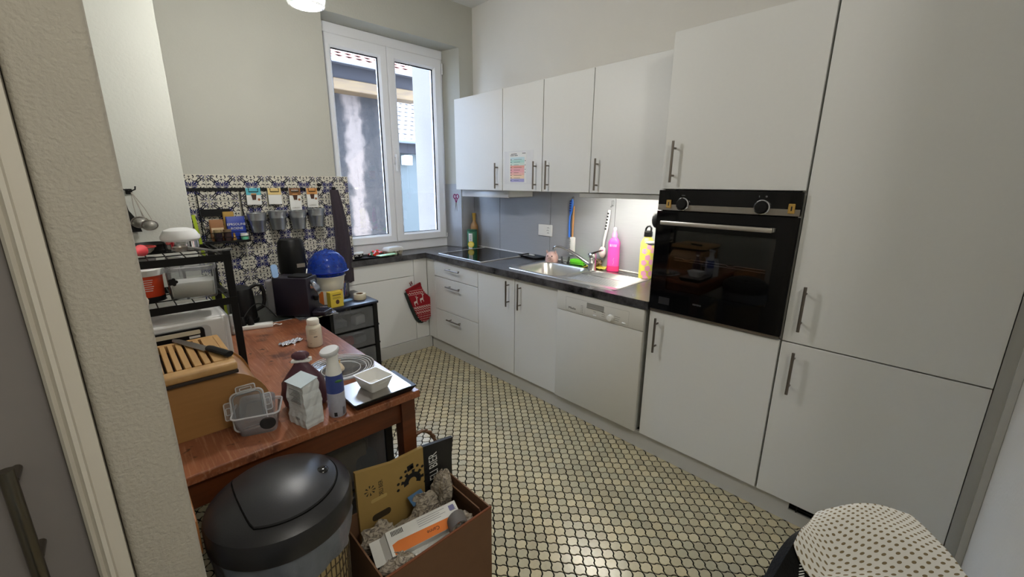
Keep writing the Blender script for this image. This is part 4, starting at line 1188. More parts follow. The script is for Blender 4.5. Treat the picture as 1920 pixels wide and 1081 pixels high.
for i in (-.026, .026): lathe(bm, [(.012, .0), (.014, .002), (.010, .003), (.008, 0)], 14, FY(-.0545) @ T(i, .028, 0))
part('lock_tab', bm, M_EGG, t)
bm = B(); box(bm, -.085, .085, -.03, .03, 0, .008, bev=.002)
single('tablet', bm, mat('pale_green_card', S(176, 216, 176), .5), 'thin pale green packet lying between snack packet and egg carton', 'packet', (-.382, -.002, ZC+.015), .15)
# ------------------------------------------------------------------ oven mitt hanging on the corner
mt = thing('oven_mitt', 'red and white knitted-pattern oven mitt hanging at the cabinet corner', 'oven mitt', (-.15, -.022, .25))
def mitt_mesh(dx, dz, th, y0):
    out = [(-.085, .345), (-.082, .30), (-.078, .20), (-.070, .12), (-.062, .06), (-.042, .02), (-.01, .0), (.03, .004), (.062, .03), (.078, .07), (.084, .12),
           (.094, .145), (.112, .16), (.118, .185), (.108, .21), (.092, .225), (.076, .25), (.068, .30), (.066, .345)]
    return [(x+dx, z+dz) for x, z in out]
def mat_knit():
    m, nt, N, L, P = nodes_of('knitted_reindeer_cloth')
    tc = N.new('ShaderNodeTexCoord'); sp = N.new('ShaderNodeSeparateXYZ'); L.new(tc.outputs['Object'], sp.inputs[0])
    def mth(op, a, b=None, v=None):
        n = N.new('ShaderNodeMath'); n.operation = op
        if isinstance(a, (int, float)): n.inputs[0].default_value = a
        else: L.new(a, n.inputs[0])
        if b is not None:
            if isinstance(b, (int, float)): n.inputs[1].default_value = b
            else: L.new(b, n.inputs[1])
        return n.outputs[0]
    x, z = sp.outputs[0], sp.outputs[2]
    # zigzag bands: distance of z from zigzag lines
    tri = mth('PINGPONG', x, .012)
    def band(z0, w): return mth('LESS_THAN', mth('ABSOLUTE', mth('SUBTRACT', mth('SUBTRACT', z, z0), tri)), w)
    def line(z0, w): return mth('LESS_THAN', mth('ABSOLUTE', mth('SUBTRACT', z, z0)), w)
    acc = None
    for nd in [band(.30, .003), band(.155, .004), band(.135, .003), band(.105, .003), line(.327, .0015), line(.172, .0015), line(.122, .0015), line(.29, .0015)]:
        acc = nd if acc is None else mth('MAXIMUM', acc, nd)
    # checker of small stitches in the upper field
    cx = mth('LESS_THAN', mth('FRACT', mth('MULTIPLY', x, 62.5)), .35); cz = mth('LESS_THAN', mth('FRACT', mth('MULTIPLY', z, 45.0)), .5)
    fld = mth('MULTIPLY', mth('MULTIPLY', cx, cz), mth('LESS_THAN', z, .095))
    acc = mth('MAXIMUM', acc, fld)
    mx = N.new('ShaderNodeMix'); mx.data_type = 'RGBA'; mx.inputs[6].default_value = S(152, 22, 34)+(1,); mx.inputs[7].default_value = S(226, 198, 192)+(1,)
    L.new(acc, mx.inputs[0]); L.new(mx.outputs[2], P.inputs['Base Color']); P.inputs['Roughness'].default_value = .95
    return m
M_KNIT = mat_knit()
M_MITTB = mat('mitt_lining', S(44, 52, 48), .9, var=.5, scale=70)
TW = RY(.32)
bm = B(); prism(bm, mitt_mesh(0, 0, 0, 0), -.004, .012, M=FY(0) @ T(0, .345, 0) @ RZ(.30) @ T(0, -.345, 0), bev=.006, seg=2); part('front', bm, M_KNIT, mt)
bm = B(); prism(bm, mitt_mesh(-.018, -.004, 0, 0), -.019, -.0045, M=FY(0) @ T(0, .345, 0) @ RZ(.27) @ T(0, -.345, 0), bev=.006, seg=2); part('back', bm, M_MITTB, mt)
bm = B(); prism(bm, [(-.088, .346), (.068, .346), (.068, .372), (-.088, .372)], -.006, .013, M=FY(0) @ T(0, .345, 0) @ RZ(.30) @ T(0, -.345, 0), bev=.003); part('cuff', bm, [mat('mitt_red', S(140, 22, 32), .95, bump=.4)], mt)
bm = B(); tube(bm, [(-.035, 0, .372), (-.045, 0, .40), (-.03, 0, .41), (-.022, 0, .385)], .005, 6); part('hanging_loop', bm, [mat('loop_red', S(110, 18, 28), .95)], mt)
# reindeer shapes
bm = B()
Md = FY(0) @ T(0, .345, 0) @ RZ(.30) @ T(0, -.345, .0128)
for ox in (-.038, .026):
    for poly in ([(-.02, 0), (.014, 0), (.018, .02), (-.018, .02)], [(-.018, -.022), (-.013, -.022), (-.012, 0), (-.019, 0)], [(.009, -.022), (.014, -.022), (.013, 0), (.007, 0)],
                 [(.010, .016), (.018, .016), (.024, .042), (.016, .044)], [(.014, .04), (.034, .038), (.032, .046), (.014, .048)], [(.014, .046), (.017, .046), (.014, .066), (.011, .066)], [(.02, .046), (.023, .046), (.026, .066), (.023, .066)]):
        flat(bm, [(ox+a, .215+b) for a, b in poly], Md)
part('reindeer_pattern', bm, [mat('knit_white', S(226, 206, 200), .95)], mt, False, kind='stuff')

# ------------------------------------------------------------------ dining table
TZ = .75
M_TABLE = mat_wood('table_pine', 0xA06240, 0x743F26, .32, 'Y', 5, stain=0x5A3020, coat=.25, sc2=20)
M_TABLE2 = mat_wood('table_pine_dark', 0x6E3A1E, 0x46230F, .38, 'X', 6, sc2=18)
tb = thing('dining_table', 'worn reddish brown wooden table covered with kitchen things', 'table', (-1.78, -1.33, 0))
bm = B(); box(bm, -2.30, -1.272, -1.945, -.72, .722, TZ, bev=.004, seg=2); part('top', bm, M_TABLE, tb, False, world=True)
for q in ((-1.29-1.0, -1.33, -1.918, -1.896), (-1.29-1.0, -1.33, -.77, -.75), (-1.312, -1.294, -1.88, -.78)):
    bm = B(); box(bm, q[0], q[1], q[2], q[3], .632, .7215, bev=.002); part('apron', bm, M_TABLE2, tb, False, world=True)
for x, y in ((-1.318, -1.906), (-1.318, -.76), (-2.26, -1.906), (-2.26, -.76)):
    bm = B(); loft(bm, [[(x+sx*w, y+sy*w, z) for sx, sy in ((-1, -1), (1, -1), (1, 1), (-1, 1))] for z, w in ((0, .021), (.6, .027), (.7215, .027))]); part('leg', bm, M_TABLE2, tb, False, world=True)
# pale wooden stool end beside the partition
st = thing('wooden_stool', 'light wooden bench end wedged between doorway, bin and table', 'stool', (-2.14, -2.045, 0))
M_PINE = mat_wood('light_pine', 0xB97F46, 0x8F5A2C, .5, 'X', 7)
bm = B(); box(bm, -2.31, -1.9755, -2.135, -1.958, .655, .748, bev=.006, seg=2); part('seat', bm, M_PINE, st, True, world=True)
for x in (-2.28, -2.04):
    for y in (-2.11, -1.985): bm = B(); box(bm, x-.02, x+.02, y-.018, y+.018, 0, .6545, bev=.003); part('leg', bm, M_PINE, st, False, world=True)

# ------------------------------------------------------------------ metal rack with microwave
rk = thing('shelf_rack', 'black metal two-tier shelf rack standing on the table over the microwave', 'rack', (-1.95, -1.09, TZ))
RXR, RXL, RYF, RYB = -1.70, -2.22, -1.272, -.915
for x in (RXR, RXL):
    for y in (RYF, RYB):
        bm = B(); box(bm, x-.013, x+.013, y-.008, y+.008, TZ+.001, 1.243, bev=.002); part('post', bm, M_BLACKM, rk, False, world=True)
for z, h in ((1.043, .028), (1.216, .028)):
    for y in (RYF, RYB):
        bm = B(); box(bm, RXL-.013, RXR+.013, y-.011, y-.0085, z-h/2, z+h/2) if y == RYF else box(bm, RXL-.013, RXR+.013, y+.0085, y+.011, z-h/2, z+h/2); part('shelf_band', bm, M_BLACKM, rk, False, world=True)
    for x in (RXR, RXL):
        bm = B(); box(bm, x-.003, x+.003, RYF+.0085, RYB-.0085, z-h/2, z+h/2); part('side_band', bm, M_BLACKM, rk, False, world=True)
    zt = z+.014
    for k in range(10):
        x = RXL+.02+k*.0535
        bm = B(); bar(bm, (x, RYF, zt-.003), (x, RYB, zt-.003), .0022, 6); part('wire', bm, M_BLACKM, rk, True, world=True)
    for y in (-1.15, -1.03):
        bm = B(); bar(bm, (RXL, y, zt-.0075), (RXR, y, zt-.0075), .0022, 6); part('wire', bm, M_BLACKM, rk, True, world=True)
S1, S2 = 1.0567, 1.2297
mw = thing('microwave', 'white microwave oven standing under the black shelf rack', 'microwave', (-1.98, -1.08, TZ))
M_MW = mat('microwave_white', S(206, 204, 200), .3, var=.03)
bm = B(); box(bm, -2.20, -1.722, -1.245, -.93, TZ+.012, .983, bev=.012, seg=3); part('body', bm, M_MW, mw, True, world=True)
bm = B(); box(bm, -2.20, -1.742, -1.268, -1.2455, TZ+.014, .980, bev=.008, seg=3); dd = part('door', bm, M_MW, mw, True, world=True)
bm = B(); prism(bm, rrect(-2.19, -1.79, .80, .962, .02), 0, .004, FY(-1.2682)); part('door_bezel', bm, [mat('bezel_grey', S(186, 186, 184), .25)], dd, True, world=True)
bm = B(); prism(bm, rrect(-2.17, -1.812, .82, .958, .012), 0, .010, FY(-1.2725)); part('window_frame', bm, M_BLACK, dd, True, world=True)
bm = B(); prism(bm, rrect(-2.16, -1.826, .935, .951, .004), 0, .004, FY(-1.2827)); part('cream_strip', bm, [mat('cream_plastic', S(214, 204, 180), .4)], dd, True, world=True)
bm = B(); flat(bm, [(-1.862, .920), (-1.828, .920), (-1.828, .929), (-1.862, .929)], FY(-1.2829)); part('name_plate', bm, M_PAPER, dd, False, world=True)
for x in (-2.16, -1.76):
    for y in (-1.2, -.97): bm = B(); bar(bm, (x, y, TZ+.0005), (x, y, TZ+.013), .012, 10); part('foot', bm, M_BLACK, mw, True, world=True)
# things on the shelves
t = thing('orange_tub', 'orange tub with white lid at the left of the middle shelf', 'tub', (-1.944, -1.13, S1))
bm = B(); lathe(bm, [(0, 0), (.042, 0), (.046, .006), (.050, .10), (0, .10)], 28); part('body', bm, [mat('tub_orange', S(206, 66, 28), .45, var=.05)], t)
bm = B(); lathe(bm, [(0, .1003), (.054, .1003), (.055, .122), (.050, .126), (0, .124)], 28); part('lid', bm, M_WHITEP, t)
bm = B(); lathe(bm, [(.0505, .001), (.0475, .001), (.0485, .02), (.0488, .02), (.0478, .001)], 28); part('base_band', bm, M_BLACK, t)
bm = B()
for k in range(6): cyl_patch(bm, .0507, -1.9, -1.35+.05*(k % 3), .045+k*.008, .047+k*.008, 0, 4)
part('print', bm, M_PAPER, t, False, kind='stuff')
t = thing('salt_box', 'clear lidded plastic box half full of white salt on the middle shelf', 'container', (-1.808, -1.168, S1), -.15)
def rbox(bm, w, d, r, zs, mi=0, cap0=True, cap1=True):
    loft(bm, [[(x, y, z) for x, y in rrect(-w*k, w*k, -d*k, d*k, r, 5)] for z, k in zs], mi, cap0, cap1)
bm = B(); rbox(bm, .078, .055, .02, [(.001, .90), (.006, .95), (.112, 1.0), (.112, .985), (.008, .93)], cap1=True); part('body', bm, M_CLEARG, t)
bm = B(); rbox(bm, .076, .053, .018, [(.009, .91), (.058, .95), (.066, .9)]); part('salt', bm, [mat('white_salt', S(240, 238, 232), .95, var=.03, scale=80, bump=.4)], t)
bm = B(); rbox(bm, .081, .058, .02, [(.1125, 1.0), (.124, 1.0), (.128, .96), (.124, .90)]); ld = part('lid', bm, M_CLEAR, t)
for s in (-1, 1):
    bm = B(); box(bm, -.035, .035, s*.0585-.002, s*.0585+.002, .092, .124, bev=.0015); part('clip', bm, M_CLEAR, t, False)
bm = B()
pts = []
for i in range(30):
    a = 2*PI*i/30; r = .016*(.7+.3*abs(math.cos(2.5*a))); pts.append((r*math.cos(a), r*math.sin(a)))
prism(bm, pts, 0, .001, FY(-.0555) @ T(-.058, .075, 0)); part('flower_sticker', bm, M_BLACK, t, False)
t = thing('spice_jar', 'white jar at the back of the middle shelf behind the orange tub', 'jar', (-1.93, -.985, S1))
bm = B(); lathe(bm, [(0, 0), (.036, 0), (.038, .005), (.038, .11), (.03, .12), (0, .12)], 20); part('body', bm, M_WHITEP, t)
bm = B(); lathe(bm, [(0, .1203), (.033, .1203), (.033, .145), (0, .146)], 20); part('lid', bm, [mat('grey_lid', S(150, 150, 150), .4)], t)
t = thing('spice_jar', 'glass jar at the back of the middle shelf behind the salt box', 'jar', (-1.84, -.985, S1))
bm = B(); lathe(bm, [(0, 0), (.028, 0), (.03, .005), (.03, .105), (.026, .115), (0, .115)], 20); part('body', bm, M_CLEARG, t)
bm = B(); lathe(bm, [(0, .1153), (.029, .1153), (.029, .14), (0, .141)], 20); part('lid', bm, M_WHITEP, t)
bm = B(); lathe(bm, [(0, 0), (.03, 0), (.034, .02), (.020, .055), (.010, .075), (0, .078)], 12, None, 0, 1, .8)
single('corn_bag', bm, mat('bag_of_corn', S(224, 214, 196), .6, var=.25, scale=70), 'small pale bag of kernels at the front of the middle shelf', 'bag', (-1.985, -1.215, S1))
# top shelf
t = thing('chopper', 'white domed food chopper on the top shelf of the rack', 'appliance', (-1.812, -1.06, S2))
bm = B(); lathe(bm, [(0, .0), (.052, .0), (.056, .004), (.056, .040), (.053, .040), (.053, .006), (0, .004)], 28); part('glass_bowl', bm, M_CLEARG, t)
bm = B()
for k in range(7): box(bm, -.03+.008*k, -.018+.008*k, -.02, .015, .008, .028+.004*(k % 3), M=RZ(k*.9), mi=k % 2)
part('red_insert', bm, [mat('insert_red', S(170, 50, 44), .5), M_STEEL], t, False)
bm = B(); lathe(bm, [(0, .0405), (.060, .0405), (.066, .048), (.066, .058), (.052, .082), (.03, .09), (0, .092)], 32); part('dome', bm, [mat('dome_white', S(222, 222, 220), .3)], t)
bm = B(); lathe(bm, [(.0575, .012), (.0585, .012), (.0585, .0403), (.0575, .0403)], 28); part('steel_ring', bm, M_CHROME, t)
t = thing('frying_pan', 'small black frying pan at the back of the top shelf', 'pan', (-1.905, -.975, S2), .2)
bm = B(); lathe(bm, [(0, 0), (.05, 0), (.062, .028), (.059, .028), (.048, .004), (0, .003)], 24); part('bowl', bm, M_BLACK, t)
bm = B(); tube(bm, [(.058, 0, .024), (.10, .0, .034), (.16, .0, .04)], [.007, .009, .010], 8, flatten=.6); part('handle', bm, M_BLACK, t)
for i, (x, y, lab) in enumerate(((-1.955, -1.17, 'red silicone whisk handle at the left of the top shelf'), )):
    t = thing('silicone_funnel', 'coral red silicone funnel lying at the left of the top shelf', 'funnel', (x, y, S2+.022))
    bm = B(); lathe(bm, [(.022, -.03), (.020, -.03), (.010, .02), (.010, .05), (.012, .05), (.013, .02), (.022, -.03)], 16, RZ(-.5) @ RX(PI/2)); part('cone', bm, [mat('coral_silicone', S(226, 74, 80), .5)], t)
t = thing('ladle', 'steel ladle lying on the top shelf with its handle over the edge', 'ladle', (-1.775, -1.19, S2+.003), 0)
bm = B(); tube(bm, [(-.03, .03, .018), (.01, .0, .012), (.045, -.03, .006), (.095, -.075, .012)], [.005, .005, .004, .006], 8, flatten=.5); part('handle', bm, M_CHROME, t)
bm = B(); lathe(bm, [(0, 0), (.016, .003), (.024, .014), (.026, .022), (.025, .022), (.022, .014), (0, .004)], 16, T(-.05, .045, 0)); part('cup', bm, M_STEEL, t)
t = thing('tea_strainer', 'round tea strainer with red rim lying on the top shelf', 'strainer', (-1.93, -1.09, S2))
bm = B(); tube(bm, [(.034*math.cos(a), .034*math.sin(a), .028) for a in [2*PI*i/20 for i in range(20)]], .003, 6, True); part('rim', bm, [mat('rim_red', S(168, 40, 34), .4)], t)
M_MESH = mat('steel_mesh', S(150, 146, 138), .45, metal=.7, alpha=.75, var=.2, scale=200)
bm = B(); lathe(bm, [(0, .0), (.016, .004), (.028, .015), (.033, .027)], 20); part('mesh_bowl', bm, M_MESH, t)
# strainers on a wall hook
hk = thing('wall_hook', 'dark double hook on the alcove wall above the rack', 'hook', (-1.922, -.5515, 1.455))
bm = B(); box(bm, -.012, .012, -.004, .0, -.012, .012, bev=.001); tube(bm, [(0, -.004, .004), (-.004, -.03, .004), (-.022, -.045, .012)], .003, 6); tube(bm, [(0, -.004, .004), (.010, -.03, .004), (.022, -.045, .010), (.024, -.046, .024)], .003, 6)
part('hook', bm, M_BLACKM, hk)
for nm, lab, cx, cz, r, dy in (('sieve', 'larger steel sieve hanging on the alcove wall hook', -1.905, 1.315, .032, .02), ('sieve', 'smaller steel sieve hanging in front on the alcove wall hook', -1.875, 1.302, .029, .06)):
    s_ = thing(nm, lab, 'sieve', (cx, -.58-dy*.5, cz))
    bm = B(); tube(bm, [(r*math.cos(a), -.008*math.sin(a), r*.8*math.sin(a)) for a in [2*PI*i/24 for i in range(24)]], .003, 6, True); part('rim', bm, M_STEEL, s_)
    bm = B(); lathe(bm, [(0, .026), (r*.5, .022), (r*.85, .010), (r*.97, .0)], 20, RX(PI/2) @ Matrix.Diagonal((1, .8, 1, 1))); part('mesh_bowl', bm, M_MESH, s_)
    bm = B(); hx = -1.915-cx
    for o_ in (-.010, .012): tube(bm, [(o_, 0, r*.78), (o_*.8+hx*.4, .004, r+.05), (hx, .008, 1.452-cz)], .0018, 6)
    part('handle', bm, M_STEEL, s_)
t = thing('black_spatula', 'black kitchen spatula hanging against the alcove wall by the doorway edge', 'spatula', (-1.940, -.565, 1.27))
bm = B(); loft(bm, [[(x*k+o, y, z) for x, y in ((-.022, -.003), (.022, -.003), (.022, .003), (-.022, .003))] for z, k, o in ((0, 1.1, .012), (.06, .9, .004), (.10, .35, -.004), (.17, .25, -.010))]); part('blade', bm, M_BLACK, t, False)

# ------------------------------------------------------------------ bread box with board
bb = thing('bread_box', 'bamboo bread box with curved side on the table', 'bread box', (-1.92, -1.60, TZ+.0005))
M_BAM = mat_wood('bamboo', 0xA67844, 0x866034, .45, 'X', 8, sc2=10)
prof = [(-2.12, .7505), (-1.715, .7505), (-1.715, .79)]
for i in range(1, 11):
    a = PI/2*i/10; prof.append((-1.835+.12*math.cos(a), .79+.138*math.sin(a)))
prof += [(-2.12, .928)]
bm = B(); prism(bm, prof, 0, .014, FY(-1.735)); part('side_panel', bm, M_BAM, bb, False, world=True)
bm = B(); prism(bm, prof, 0, .014, FY(-1.466)); part('side_panel', bm, M_BAM, bb, False, world=True)
bm = B()
inner = [(x-.006 if x > -2.1 else x, z-.004 if z > .76 else z+.001) for x, z in prof]
prism(bm, inner, 0, .2535, FY(-1.481)); part('roll_top', bm, [mat_wood('bamboo_roll', 0xA67844, 0x80582E, .45, 'Y', 8)], bb, True, world=True)
cbd = thing('cutting_board', 'slatted bamboo cutting board lying on top of the bread box', 'cutting board', (-1.95, -1.60, .9295))
M_BAM2 = mat_wood('bamboo_board', 0xC49C66, 0xA67C4A, .42, 'Y', 8, sc2=8)
bm = B(); box(bm, -2.12, -1.795, -1.765, -1.445, .9295, .940, bev=.002); part('crumb_tray', bm, [mat('dark_tray', S(46, 36, 28), .7)], cbd, False, world=True)
sl = [-1.963, -1.9425, -1.922, -1.8995, -1.874, -1.8515]
edges = [-2.12]+sl+[-1.812]
for a, b in zip(edges, edges[1:]):
    bm = B(); box(bm, a+(.0035 if a > -2.1 else 0), b-(.0035 if b < -1.82 else 0), -1.722, -1.462, .9403, .967, bev=.0012); part('slat', bm, M_BAM2, cbd, False, world=True)
bm = B(); box(bm, -2.12, -1.795, -1.768, -1.7225, .9403, .967, bev=.008, seg=3); part('front_rail', bm, M_BAM2, cbd, True, world=True)
bm = B(); box(bm, -2.12, -1.795, -1.4615, -1.445, .9403, .967, bev=.002); part('back_rail', bm, M_BAM2, cbd, False, world=True)
bm = B(); box(bm, -1.8115, -1.795, -1.722, -1.462, .9403, .967, bev=.0015); part('end_rail', bm, M_BAM2, cbd, False, world=True)
kn = thing('bread_knife', 'kitchen knife with black handle lying on the cutting board', 'knife', (-1.848, -1.60, .968), 0)
kd = Vector((.110, -.295)).normalized(); kp = Vector((-kd.y, kd.x))
def kpt(a, b, z): return (kd.x*a+kp.x*b, kd.y*a+kp.y*b, z)
bm = B(); loft(bm, [[kpt(a, b0, .004), kpt(a, b1, .0045), kpt(a, b1, .0055), kpt(a, b0, .0050)] for a, b0, b1 in ((-.19, -.006, -.002), (-.17, -.016, .006), (-.08, -.016, .012), (.012, -.015, .013))]); part('blade', bm, M_STEEL, kn, False)
bm = B(); loft(bm, [[kpt(a, w*math.cos(t_), .010+.0085*math.sin(t_)) for t_ in [2*PI*i/10 for i in range(10)]] for a, w in ((.0125, .011), (.02, .014), (.05, .012), (.08, .0135), (.105, .012), (.118, .015), (.124, .012))]); part('handle', bm, M_BLACK, kn)

# ------------------------------------------------------------------ plastic containers
ct = thing('food_container', 'clear plastic food container with black oval sticker near the table front', 'container', (-1.770, -1.812, TZ+.0005), -.35)
def tub_(bm, w, d, h, r=.018, k=.82):
    rbox(bm, w, d, r, [(0, k-.03), (.006, k), (h*.9, .96), (h*.92, 1.03), (h, 1.05), (h, .97), (.007, k-.03)])
bm = B(); tub_(bm, .062, .055, .068); part('body', bm, M_CLEAR, ct)
bm = B(); prism(bm, circle(0, 0, .022, 24, .019), 0, .0012, FY(-.0515) @ T(.030, .036, 0) @ RX(-.12)); part('oval_sticker', bm, M_INK, ct, False)
c2 = thing('food_container', 'smaller clear container tipped up inside the front plastic container', 'container', (-1.775, -1.795, TZ+.022), -.35)
Mt = RX(.9) @ T(0, .0, .0)
bm = B(); rbox(bm, .047, .036, .014, [(0, .84), (.004, .88), (.04, 1.0), (.044, 1.03), (.044, .95), (.005, .82)]); bm.transform(T(.012, .012, .022) @ RX(.7)); part('body', bm, M_CLEAR, c2)
ld = thing('container_lid', 'clear snap lid with grey seal leaning in the plastic container', 'lid', (-1.785, -1.80, TZ+.012), -.35)
Ml = T(-.004, -.008, .055) @ RX(1.0) @ RZ(.12)
bm = B(); prism(bm, rrect(-.044, .044, -.058, .058, .016), 0, .004, Ml); pl_ = part('plate', bm, M_CLEAR, ld, False)
bm = B(); tube(bm, [Ml @ Vector((x, y, .005)) for x, y in rrect(-.038, .038, -.052, .052, .014)], .0022, 6, True); part('seal', bm, [mat('grey_seal', S(120, 122, 124), .5)], ld)
for mx, my, w, h in ((0, .066, .026, .011), (-.053, .01, .010, .026), (.053, .01, .010, .026)):
    bm = B(); prism(bm, rrect(mx-w, mx+w, my-h, my+h, .005), 0, .003, Ml); part('clip', bm, M_CLEAR, ld, False)
M_EDGE = mat_glass('plastic_edge', (.95, .95, .96), .8, (.95, .95, .96), .55)
bm = B(); tube(bm, [(x, y, .067) for x, y in rrect(-.0645, .0645, -.057, .057, .018)], .0026, 6, True); part('rim', bm, M_EDGE, ct)
bm = B(); tube(bm, [Ml @ Vector((x, y, .002)) for x, y in rrect(-.0445, .0445, -.0585, .0585, .016)], .0026, 6, True); part('edge', bm, M_EDGE, ld)
for mx, my, w, h in ((0, .066, .026, .011), (-.053, .01, .010, .026), (.053, .01, .010, .026)):
    bm = B(); tube(bm, [Ml @ Vector((x, y, .003)) for x, y in rrect(mx-w, mx+w, my-h, my+h, .005)], .0016, 5, True); tube(bm, [Ml @ Vector((x, y, .0035)) for x, y in rrect(mx-w*.6, mx+w*.6, my-h*.4, my+h*.4, .002, 2)], .0012, 5, True); part('clip_edge', bm, M_EDGE, ld)
# flour bag
fb = thing('flour_bag', 'crumpled white paper flour bag standing at the table front', 'bag', (-1.652, -1.882, TZ+.0005), .27)
random.seed(11)
def crumple(p, amp, sc, seed=0):
    x, y, z = p
    return amp*(math.sin(sc*x*1.7+sc*z+seed)+math.sin(sc*y*2.1-sc*z*.7+seed*2)+.6*math.sin(sc*2.3*z+sc*x+seed))
bm = B()
rings = []
def bagring(k):
    out = []
    c4 = [(-.030*k, -.045*k), (.030*k, -.045*k), (.030*k, .045*k), (-.030*k, .045*k)]
    for i in range(4):
        p, q = c4[i], c4[(i+1) % 4]
        for j in range(9): out.append((p[0]+(q[0]-p[0])*j/9, p[1]+(q[1]-p[1])*j/9))
    return out
for i in range(15):
    z = .138*i/14; k = (.94 if i == 0 else 1.0)*(1-.05*(i/14)**2)
    rings.append([(x+1.1*crumple((x, y, z), .0011, 95, 1), y+1.1*crumple((y, x, z), .0011, 110, 2), z) for x, y in bagring(k)])
rings.append([(x*.80-.001, y*.90, .150+.22*x) for x, y in bagring(1)])
loft(bm, rings)
part('body', bm, [mat('flour_paper', S(206, 210, 212), .75, var=.06, scale=30, bump=.9, bscale=45)], fb, False)
bm = B(); box(bm, -.034, .026, -.043, .043, 0, .002, M=T(.0, 0, .1505) @ RY(-.22)); part('folded_top', bm, [mat('folded_paper', S(200, 214, 220), .6)], fb, False)
bm = B()
for k in range(9): box(bm, -.0338, -.0333, -.034, .02-.006*(k % 4), .085+k*.0052, .087+k*.0052)
text(bm, '989', .014, Matrix(((0, 0, -1, -.0336), (-1, 0, 0, 0), (0, 1, 0, 0), (0, 0, 0, 1))) @ T(.006, .030, 0))
part('print', bm, [mat('bag_print', S(120, 122, 126), .8)], fb, False, kind='stuff')
# purple bag
pb_ = thing('coffee_bag', 'purple foil bag closed with a white clip behind the flour bag', 'bag', (-1.618, -1.768, TZ+.0005), -.5)
M_PURB = mat('purple_foil', S(88, 54, 66), .4, var=.15, scale=20, bump=.5, bscale=40)
bm = B(); rings = []
for z, w, d in ((0, .060, .03), (.01, .068, .036), (.05, .072, .036), (.09, .066, .030), (.12, .050, .020), (.145, .030, .012), (.162, .018, .009)):
    rings.append([(w*math.cos(a)*(1+.05*math.sin(5*a+z*60)), d*math.sin(a)*(1+.12*math.sin(4*a+z*90)), z) for a in [2*PI*i/24 for i in range(24)]])
loft(bm, rings); part('body', bm, M_PURB, pb_)
bm = B(); blob(bm, lambda t_, p_: ((.026+.004*math.sin(4*t_))*math.sin(p_)*math.cos(t_), (.016+.003*math.sin(5*t_))*math.sin(p_)*math.sin(t_), .184+.017*math.cos(p_)), 16, 8); part('rolled_top', bm, M_PURB, pb_)
bm = B(); box(bm, -.030, .030, -.010, .010, .160, .170, bev=.004, seg=2); lathe(bm, [(0, -.004), (.006, -.004), (.006, .008), (0, .008)], 10, T(.029, 0, .168)); part('clip', bm, M_WHITEP, pb_)
# spray bottle
sp = thing('spray_bottle', 'white and blue spray bottle standing at the table front', 'bottle', (-1.562, -1.903, TZ+.0005))
bm = B(); lathe(bm, [(0, 0), (.025, 0), (.0275, .004), (.0275, .085), (.0268, .0855)], 28, None, 1); lathe(bm, [(.0268, .0855), (.0275, .086), (.027, .13), (.025, .148)], 28, None, 2); lathe(bm, [(.025, .148), (.021, .172), (.018, .186), (.018, .205), (.020, .214), (0, .214)], 28, None, 0)
part('body', bm, [M_WHITEP, mat('spray_label', S(170, 172, 186), .4, var=.12, scale=120), mat('spray_blue', S(58, 74, 138), .35, var=.2, scale=25)], sp)
bm = B(); lathe(bm, [(0, 0), (.026, 0), (.030, .006), (.031, .014), (.028, .018), (0, .019)], 24, T(-.004, .002, .216) @ RY(-.2) @ RX(.15), 0, 1, .8); part('head', bm, [mat('head_white', S(206, 208, 210), .4)], sp)
bm = B()
for k in range(8): cyl_patch(bm, .0278, -1.28+k*.045, -1.26+k*.045, .008, .034, 0, 1)
cyl_patch(bm, .0278, -2.3, -1.95, .006, .02, 0, 3)
part('barcode', bm, M_INK, sp, False, kind='stuff')
bm = B(); ellipsoid(bm, (.006, -.0265, .128), (.012, .002, .005), 10, 6, 0, RZ(-.1)); part('leaf_print', bm, [mat('leaf_green', S(60, 110, 60), .5)], sp)
# kitchen scale, bowl, plate, garlic
ks = thing('kitchen_scale', 'flat black kitchen scale with steel top at the table corner', 'scale', (-1.402, -1.855, TZ+.0005))
bm = B(); loft(bm, [[(x, y, z) for x, y in rrect(-.118+k, .118-k, -.086+k, .086-k, .008)] for z, k in ((0, .012), (.018, 0), (.024, 0))]); part('body', bm, M_BLACK, ks, False)
bm = B(); prism(bm, rrect(-.116, .100, -.084, .084, .006), .0242, .0262); part('steel_plate', bm, [mat('scale_steel', S(176, 172, 168), .28, metal=.9, var=.05, scale=40, stretch=(1, .1, 1))], ks, False)
bw = thing('square_bowl', 'small white square ceramic bowl on the kitchen scale', 'bowl', (-1.408, -1.855, TZ+.0272), .16)
bm = B(); rbox(bm, .048, .055, .008, [(0, .70), (.003, .74), (.044, 1.0), (.047, 1.03), (.047, .95), (.008, .70)]); part('body', bm, [mat('white_ceramic', S(232, 231, 226), .25, var=.02)], bw)
bm = B(); box(bm, -.02, .02, -.0535, -.0515, .030, .034, bev=.001); part('grip_line', bm, [mat('ceramic_edge', S(214, 213, 208), .3)], bw, False)
gp = thing('glass_plate', 'clear glass microwave turntable plate lying on the table', 'plate', (-1.418, -1.578, TZ+.0005))
bm = B(); lathe(bm, [(0, .004), (.07, .004), (.09, .006), (.10, .010), (.118, .013), (.130, .016), (.130, .012), (.118, .009), (.10, .005), (.085, 0), (0, 0)], 48); part('plate', bm, M_CLEARG, gp)
M_RIM = mat_glass('glass_rim', (.9, .92, .93), 1.0, (.96, .97, .98), .6)
for i, r in enumerate((.075, .098, .108, .118, .129)):
    bm = B(); tube(bm, [(r*math.cos(a), r*math.sin(a), .0065+.0028*i) for a in [2*PI*k/48 for k in range(48)]], .0016, 6, True); part('ridge', bm, M_RIM, gp)
ga = thing('garlic_bulb', 'garlic bulb lying on the glass plate', 'garlic', (-1.432, -1.60, TZ+.006), .4)
bm = B()
